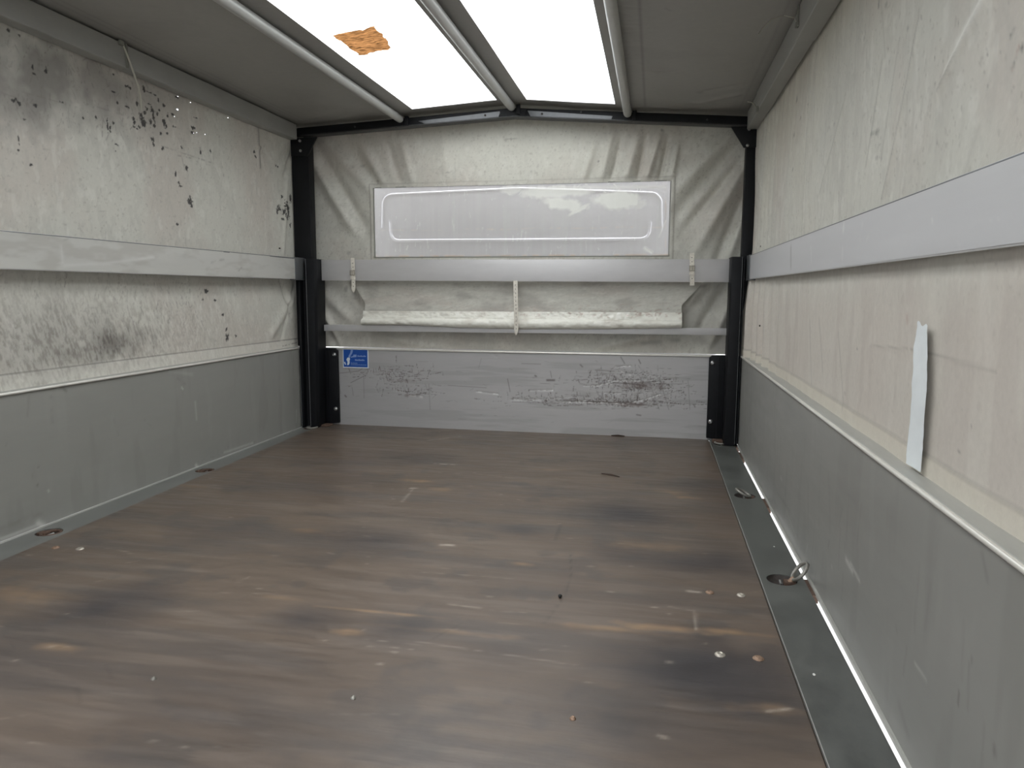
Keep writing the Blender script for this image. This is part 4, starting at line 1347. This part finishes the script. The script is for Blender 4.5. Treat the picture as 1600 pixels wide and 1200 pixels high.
# ------------------------------------------------------------------ side rails
def side_rail(side):
    L = side == 'left'
    x0, x1 = (.006, .031) if L else (2.0547, 2.077)
    lab = 'wide aluminium side rail across the left tarpaulin' if L else 'wide aluminium side rail across the right tarpaulin'
    t = empty('side_rail', ((x0 + x1) / 2, -1.75, .76), lab, 'side rail', 'aluminium side rails')
    z0, z1 = .7155, .8148
    s = Sheet(np.concatenate([np.arange(YB, -2.5, .05), np.arange(-2.5, 0.0, .006), [0.0]]), np.linspace(z0 + .003, z1 - .003, 26))
    xf = x1 if L else x0
    R_ = lambda px, py: sideP(px, py, xf)
    c = np.zeros(s.U.shape + (3,)) + (np.array([.61, .605, .57]) if L else np.array([.64, .64, .65]))
    c *= (0.95 + .1 * fbm(s.U * 2, s.V * 20, 45, 4))[..., None]
    if L:
        c = mixc(c, (.40, .38, .34), np.clip((fbm(s.U * 8, s.V * 30, 46, 4) - .52) * 2.5, 0, .35))
        for (q, r, w, a) in [((373, 423), (378, 418), .004, .7), ((330, 410), (350, 405), .004, .4), ((10, 400), (60, 402), .006, .2), ((100, 375), (110, 372), .003, .4), ((75, 373), (90, 373), .003, .4)]:
            s.line('d', R_(*q), R_(*r), w, a, noise=90)
        for (q, r, w, a) in [((160, 412), (240, 402), .006, .35), ((100, 415), (180, 410), .006, .25), ((95, 385), (98, 410), .006, .25)]:
            s.line('p', R_(*q), R_(*r), w, a)
    else:
        for (q, r, w, a) in [((1319, 350), (1316, 405), .0035, .8), ((1317, 365), (1319, 345), .003, .6), ((1345, 375), (1348, 350), .004, .5), ((1354, 375), (1360, 362), .003, .5), ((1457, 345), (1458, 350), .004, .6),
                             ((1550, 345), (1562, 342), .002, .5), ((1515, 355), (1522, 352), .002, .5), ((1267, 385), (1268, 410), .004, .4), ((1500, 385), (1498, 380), .002, .3)]:
            s.line('p', R_(*q), R_(*r), w, a, noise=40)
        for (q, r, w, a) in [((1236, 388), (1236, 415), .012, .5)]:
            s.line('d', R_(*q), R_(*r), w, a)
    c = mixc(c, (.30, .29, .28), s.mask('d'))
    c = mixc(c, (.85, .85, .83), s.mask('p'))
    s.h = (fbm(s.U * 2, s.V * 3, 47, 2) - .5) * .002
    s.build('face', M['alu_side'], lambda u, v, h: (xf + h + (.0004 if L else -.0004), u, v), c, t)
    bm = bmesh.new()
    xb0, xb1 = (-.022, x1) if L else (x0, x1)
    xi = x1 - .003 if L else x0 + .003
    a0, a1 = sorted((xi, xf + (-.0003 if L else .0003)))
    box(bm, a0, a1, YB, 0.0, z0, z1, .0012)
    obj('body', bm, M['alu'], t)
    bm = bmesh.new()
    box(bm, xb0, xb1, YB, 0.0, z1 - .006, z1 - .0005, .0012)
    a0, a1 = (xb0, xb0 + .003) if L else (xb1 - .003, xb1)
    box(bm, a0, a1, YB, 0.0, z0 + .012, z1 - .002)
    obj('back_channel_shade', bm, M['plate'], t)  # dark material puts the shade under the rail into the channel colour
    bm = bmesh.new()
    box(bm, x0 - .003, x1 + .0035, -.085 if L else -.11, 0.006, z0 - .003, z1 + .002, .002)
    props(obj('end_sleeve', bm, M['plate'], t), 'darker end sleeve')
    return t


side_rail('left')
side_rail('right')

# ------------------------------------------------------------------ front rails
def front_rail(x0, x1, zL, zR, h, y0, y1, lab):
    t = empty('front_rail', ((x0 + x1) / 2, (y0 + y1) / 2, zL), lab, 'rail')
    bm = bmesh.new()
    prism(bm, [(x0, zL), (x1, zR), (x1, zR + h), (x0, zL + h)], 1, y0, y0 + .0035, .0012)
    prism(bm, [(x0, zL + h - .005), (x1, zR + h - .005), (x1, zR + h), (x0, zL + h)], 1, y0 + .003, y1, .0008)
    prism(bm, [(x0, zL + .004), (x1, zR + .004), (x1, zR + h - .004), (x0, zL + h - .004)], 1, y1 - .003, y1, .0008)
    obj('body', bm, M['alu'], t)
    bm = bmesh.new()
    tube(bm, [(x0 + .01, y0 + .003, zL + h - .0025), (x1 - .01, y0 + .003, zR + h - .0025)], .0026, 8)
    obj('highlight_edge', bm, M['alu_lip'], t)
    return t


front_rail(.101, 1.987, .7115, .7065, .0985, .044, .068, 'wide aluminium rail across the front wall under the window')
front_rail(.101, 1.987, .469, .477, .030, .054, .080, 'narrow aluminium rail across the front wall below the rolled blind')

# rolled / folded blind resting on the narrow rail
t = empty('window_blind', (1.05, .07, .50), 'crinkled off-white vinyl window blind rolled up on the narrow rail', 'window blind')
s = Sheet(np.linspace(.300, 1.796, 300), np.linspace(0, 1, 40))
U, V = s.U, s.V
c = np.zeros(U.shape + (3,)) + np.array([.74, .73, .66])
c = mixc(c, (.50, .46, .40), np.clip((fbm(U * 12, V * 2, 55, 4) - .55) * 2.5, 0, .5))
c = mixc(c, (.30, .16, .12), np.clip((fbm(U * 70, V * 6, 56, 3) - .60) * 5, 0, .6) * np.clip((V - .55) * 3, 0, 1) * np.interp(U, [.3, .9, 1.25, 1.8], [0, .25, .8, .9]))
for (a_, b_) in [(.53, .60), (.62, .66), (1.02, 1.08), (.40, .42), (1.5, 1.6)]:
    s.line('d', (a_, .08), (b_, .06), .012, .8, noise=50)
c = mixc(c, (.09, .07, .05), s.mask('d'))
ang = V * 2.9 - .55
s.h = (fbm(U * 24, V * 3, 57, 4) - .5) * .010 + (fbm(U * 60, V * 6, 58, 2) - .5) * .003
zb = np.interp(U, [.3, 1.8], [.500, .506])
# bottom roll then a flat lip rising behind the rail
rz = zb + .002 + .030 * (1 - np.cos(np.clip(V / .55, 0, 1) * math.pi)) / 2 + np.clip((V - .55) / .45, 0, 1) * .036
ry = .050 - .016 * np.sin(np.clip(V / .55, 0, 1) * math.pi) + np.clip((V - .55) / .45, 0, 1) * .012 + .004 * (V > .55)
drop = np.interp(U, [.30, .50, .80, 1.1, 1.5, 1.8], [0, .000, .012, .015, .010, .002])
o = s.build('roll', M['roll'], lambda u, v, h: (u, ry - h, rz - drop * (1 - np.clip(v / .5, 0, 1))), c, t)
s = Sheet(np.linspace(.262, 1.835, 200), np.linspace(0, 1, 50))
U, V = s.U, s.V
c = tarp_colour(s, 9)
c = mixc(c, (.33, .31, .28), np.clip((fbm(U * 9, V * 3, 65, 4) - .55) * 3, 0, .5))
c = mixc(c, (.34, .22, .18), np.clip((fbm(U * 50, V * 20, 66, 3) - .62) * 5, 0, .5) * np.interp(U, [.3, 1.2, 1.8], [.1, .5, 1]) * np.clip((.4 - V) * 4, 0, 1))
x_l = np.interp(V, [0, .28, 1], [.304, .304, .225]) 
x_r = np.interp(V, [0, .28, 1], [1.794, 1.794, 1.90])
F_ = (U - .262) / (1.835 - .262)
XX = x_l + (x_r - x_l) * F_
s.h = (fbm(XX * 5, V * 3, 67, 3) - .5) * .012
s.build('upper_sheet', M['tarp'], lambda u, v, h: (XX, .078 + .016 * V - h * .6, .560 + v * .165), c, t)


# straps with eyelets
def strap(x, z0, z1, y, buckle, lab, point=True, bend=0):
    t = empty('strap', (x, y, z0), lab, 'strap', 'perforated straps on the front wall')
    w = .0095
    n = 24
    bm = bmesh.new()
    F0 = []
    for i in range(n + 1):
        f = i / n
        z = z0 + (z1 - z0) * f
        ww = w
        if point and f < .10:
            ww = w * (.15 + .85 * f / .10)
        yy = y - .003 * math.sin(f * math.pi) - bend * (1 - f) * .0
        xx = x + .0025 * math.sin(f * 3 + x)
        F0.append([bm.verts.new((xx - ww, yy, z)), bm.verts.new((xx + ww, yy, z)), bm.verts.new((xx + ww, yy + .0022, z)), bm.verts.new((xx - ww, yy + .0022, z))])
    for A, B in zip(F0, F0[1:]):
        for k in range(4):
            bm.faces.new((A[k], A[(k + 1) % 4], B[(k + 1) % 4], B[k]))
    bm.faces.new(F0[0]); bm.faces.new(F0[-1])
    band = obj('band', bm, M['strap'], t)
    k = 0
    z = z0 + .030
    while z < z1 - .008:
        f = (z - z0) / (z1 - z0)
        if buckle is None or abs(z - buckle) > .016:
            bm = bmesh.new()
            yy = y - .003 * math.sin(f * math.pi) - .0004
            lathe(bm, [(.0020, 0.0004), (.0020, 0.0), (.0004, 0.0)], (x + .0025 * math.sin(f * 3 + x), yy, z), 8, axis=1)
            obj('eyelet', bm, M['hole'], band)
        z += .018
    if buckle is not None:
        bm = bmesh.new()
        b = .0125
        yy = y - .006
        for (a0, a1, c0, c1) in [(-b, b, .009, .012), (-b, b, -.012, -.009), (-b, -b + .003, -.012, .012), (b - .003, b, -.012, .012)]:
            box(bm, x + a0, x + a1, yy - .002, yy + .002, buckle + c0, buckle + c1, .0008)
        tube(bm, [(x, yy - .002, buckle - .010), (x, yy - .003, buckle + .010)], .0012, 6)
        obj('buckle', bm, M['buckle'], t)
        bm = bmesh.new()
        box(bm, x - .0115, x + .0115, y - .006, y + .003, buckle - .030, buckle - .018, .001)
        obj('keeper', bm, M['strap'], t)


strap(.264, .655, .818, .038, .748, 'short buckled strap over the wide rail near the left post')
strap(1.056, .464, .712, .022, None, 'long pointed perforated strap hanging in the middle of the front wall')
strap(1.831, .692, .832, .038, .766, 'short buckled strap over the wide rail near the right post', point=False)

# ------------------------------------------------------------------ blue sticker
st = empty('sticker', (.245, YH - .004, .29), 'small blue sticker with white print on the head board beside the left post', 'sticker')
X0, X1, Z0, Z1 = .176, .3095, .2865, .3815
bm = bmesh.new(); box(bm, X0, X1, YH - .0042, YH - .0030, Z0, Z1); obj('white_border', bm, M['white'], st, smooth=False)
bm = bmesh.new(); box(bm, X0 + .004, X1 - .005, YH - .0046, YH - .0041, Z0 + .005, Z1 - .003); obj('blue_field', bm, M['blue'], st, smooth=False)
SX = lambda px: X0 + (px - 500) / 650 * (X1 - X0)       # measured on a 16x enlargement
SZ = lambda py: Z1 - (py - 215) / 505 * (Z1 - Z0)


def poly(name, pts, mat, d=.0050):
    bm = bmesh.new()
    prism(bm, [(SX(a), SZ(b)) for a, b in pts], 1, YH - d, YH - d + .0006)
    obj(name, bm, mat, st, smooth=False)


poly('arm_print', [(712, 232), (768, 232), (745, 330), (700, 400), (680, 460), (640, 450), (650, 400), (690, 330)], M['blue_grey'])
poly('glove_print', [(622, 450), (660, 448), (686, 480), (670, 530), (672, 590), (650, 640), (615, 650), (608, 620), (620, 570), (590, 500)], M['white'], .0053)
poly('finger_print', [(530, 560), (560, 570), (580, 640), (560, 640), (535, 600)], M['white'], .0053)
poly('hose_print', [(700, 430), (770, 400), (770, 370), (850, 365), (850, 430), (760, 440), (710, 448)], M['blue_grey'], .0052)


def print_row(px0, px1, py0, py1, mat):
    """a row of print too small to read in the photograph: letter-sized strokes"""
    bm = bmesh.new()
    x = px0
    k = 0
    while x < px1 - 4:
        w = (8, 14, 10, 16, 7)[k % 5] * (py1 - py0) / 34
        up_ = (0, .25, .25, 0, .25)[(k * 3) % 5]
        xe = min(x + w, px1)
        box(bm, SX(x), SX(xe), YH - .0056, YH - .0051, SZ(py1), SZ(py0 + up_ * (py1 - py0)))
        x = xe + 4
        k += 1
    obj('print_row', bm, mat, st, smooth=False)


print_row(875, 1088, 385, 422, M['blue_grey'])
print_row(810, 1050, 485, 528, M['blue_grey'])
print_row(705, 875, 580, 604, M['blue_grey'])
print_row(705, 1100, 622, 642, M['blue_grey'])

# ------------------------------------------------------------------ white tape on the right tarpaulin
t_ = []
left_ = [(1434, 503), (1428, 540), (1425, 600), (1421, 660), (1416, 724)]
right_ = [(1448, 510), (1449, 560), (1448, 610), (1443, 680), (1438, 738)]
XT = TR - .0115
s = Sheet(np.linspace(0, 1, 8), np.linspace(0, 1, 60))
la = [at(a, b, 0, XT) for a, b in left_]; ra = [at(a, b, 0, XT) for a, b in right_]
tt = np.linspace(0, 1, 5)
LY = np.interp(s.V, tt, [p[1] for p in la]); LZ = np.interp(s.V, tt, [p[2] for p in la])
RY = np.interp(s.V, tt, [p[1] for p in ra]); RZ = np.interp(s.V, tt, [p[2] for p in ra])
TY = LY * (1 - s.U) + RY * s.U
TZ = np.maximum(LZ * (1 - s.U) + RZ * s.U, .3965) + (s.V < .02) * .003 * np.sin(s.U * 9)
s.h = (fbm(s.U * 2, s.V * 10, 90, 3) - .5) * .003
low = np.clip((.400 - (LZ * (1 - s.U) + RZ * s.U)) / .02, 0, 1)
o = s.build('repair_tape', M['tape'], lambda u, v, h: (XT - h - .010 * low, TY, TZ), None)
props(o, 'strip of white repair tape stuck upright on the right tarpaulin', 'tape')

# ------------------------------------------------------------------ bolt heads in the plywood
def floor_bolt(px, py, r, mat, lab):
    p = at(px, py, 2, .003)
    bm = bmesh.new()
    lathe(bm, [(r, -.001), (r, .0012), (r * .8, .0032), (r * .45, .0044), (r * .3, .0040), (.0008, .0036)], (p[0], p[1], 0.001), 20)
    for v in bm.verts:
        v.co.z += .0004 * math.sin(v.co.x * 900 + v.co.y * 700)
    o = obj('floor_bolt', bm, mat, None)
    props(o, lab, 'bolt', 'bolt heads in the plywood floor')


floor_bolt(1109, 925, .0095, M['rivet_rust'], 'rusty bolt head, left one of the farther pair near the right strip')
floor_bolt(1158, 929.5, .0095, M['rivet'], 'pale bolt head, right one of the farther pair near the right strip')
floor_bolt(1125, 1022, .0100, M['rivet'], 'silvery bolt head, left one of the nearer pair near the right strip')
floor_bolt(1185, 1028, .0105, M['rivet_rust'], 'rusty brown bolt head, right one of the nearer pair near the right strip')
floor_bolt(87, 855, .0100, M['rivet_rust'], 'rusty bolt head beside the left strip')
floor_bolt(125, 857, .0100, M['rivet'], 'pale bolt head second from the left strip')
floor_bolt(895, 1122, .0052, M['rivet_rust'], 'tiny screw head alone in the floor near the bottom of the photo')
floor_bolt(240, 1060, .0045, M['ring'], 'tiny dull screw head alone on the left of the floor')
floor_bolt(552, 1090, .0045, M['ring'], 'tiny dull screw head alone in the lower middle of the floor')

# debris
def splinter(p, q, r, name, lab, mat):
    a, b = at(*p, 2, .004), at(*q, 2, .004)
    m_ = (a + b) / 2 + np.array([.002, .003, .001])
    bm = bmesh.new()
    tube(bm, [a, m_, b], r, 6, radii=[r * .6, r, r * .5])
    props(obj(name, bm, mat), lab, 'debris')


splinter((940, 740), (968, 745), .0032, 'splinter', 'dark thin splinter lying on the floor right of the middle', M['twig'])
splinter((955, 680.5), (976, 681.5), .0045, 'splinter', 'dark chip lying at the foot of the head board', M['twig'])
bm = bmesh.new()
bmesh.ops.create_icosphere(bm, subdivisions=2, radius=.005)
p = at(875, 932, 2, .004)
for v in bm.verts:
    v.co = Vector((p[0] + v.co.x * .8 * (1 + .3 * math.sin(v.co.z * 900)), p[1] + v.co.y * 1.2, p[2] + v.co.z * .8 + .001))
props(obj('grit', bm, M['crumb']), 'small black lump lying on the brown floor', 'debris')
for (px, py, r, lab) in [(1209.5, 854, .0022, 'white fleck on the right strip beyond the standing ring'), (1272, 1054, .0028, 'white fleck on the right strip nearest the camera')]:
    bm = bmesh.new()
    bmesh.ops.create_icosphere(bm, subdivisions=1, radius=r)
    p = at(px, py, 2, r * .5)
    for v in bm.verts:
        v.co = Vector((p[0] + v.co.x, p[1] + v.co.y * 1.6, p[2] + v.co.z * .6))
    props(obj('grit', bm, M['shellw']), lab, 'debris')
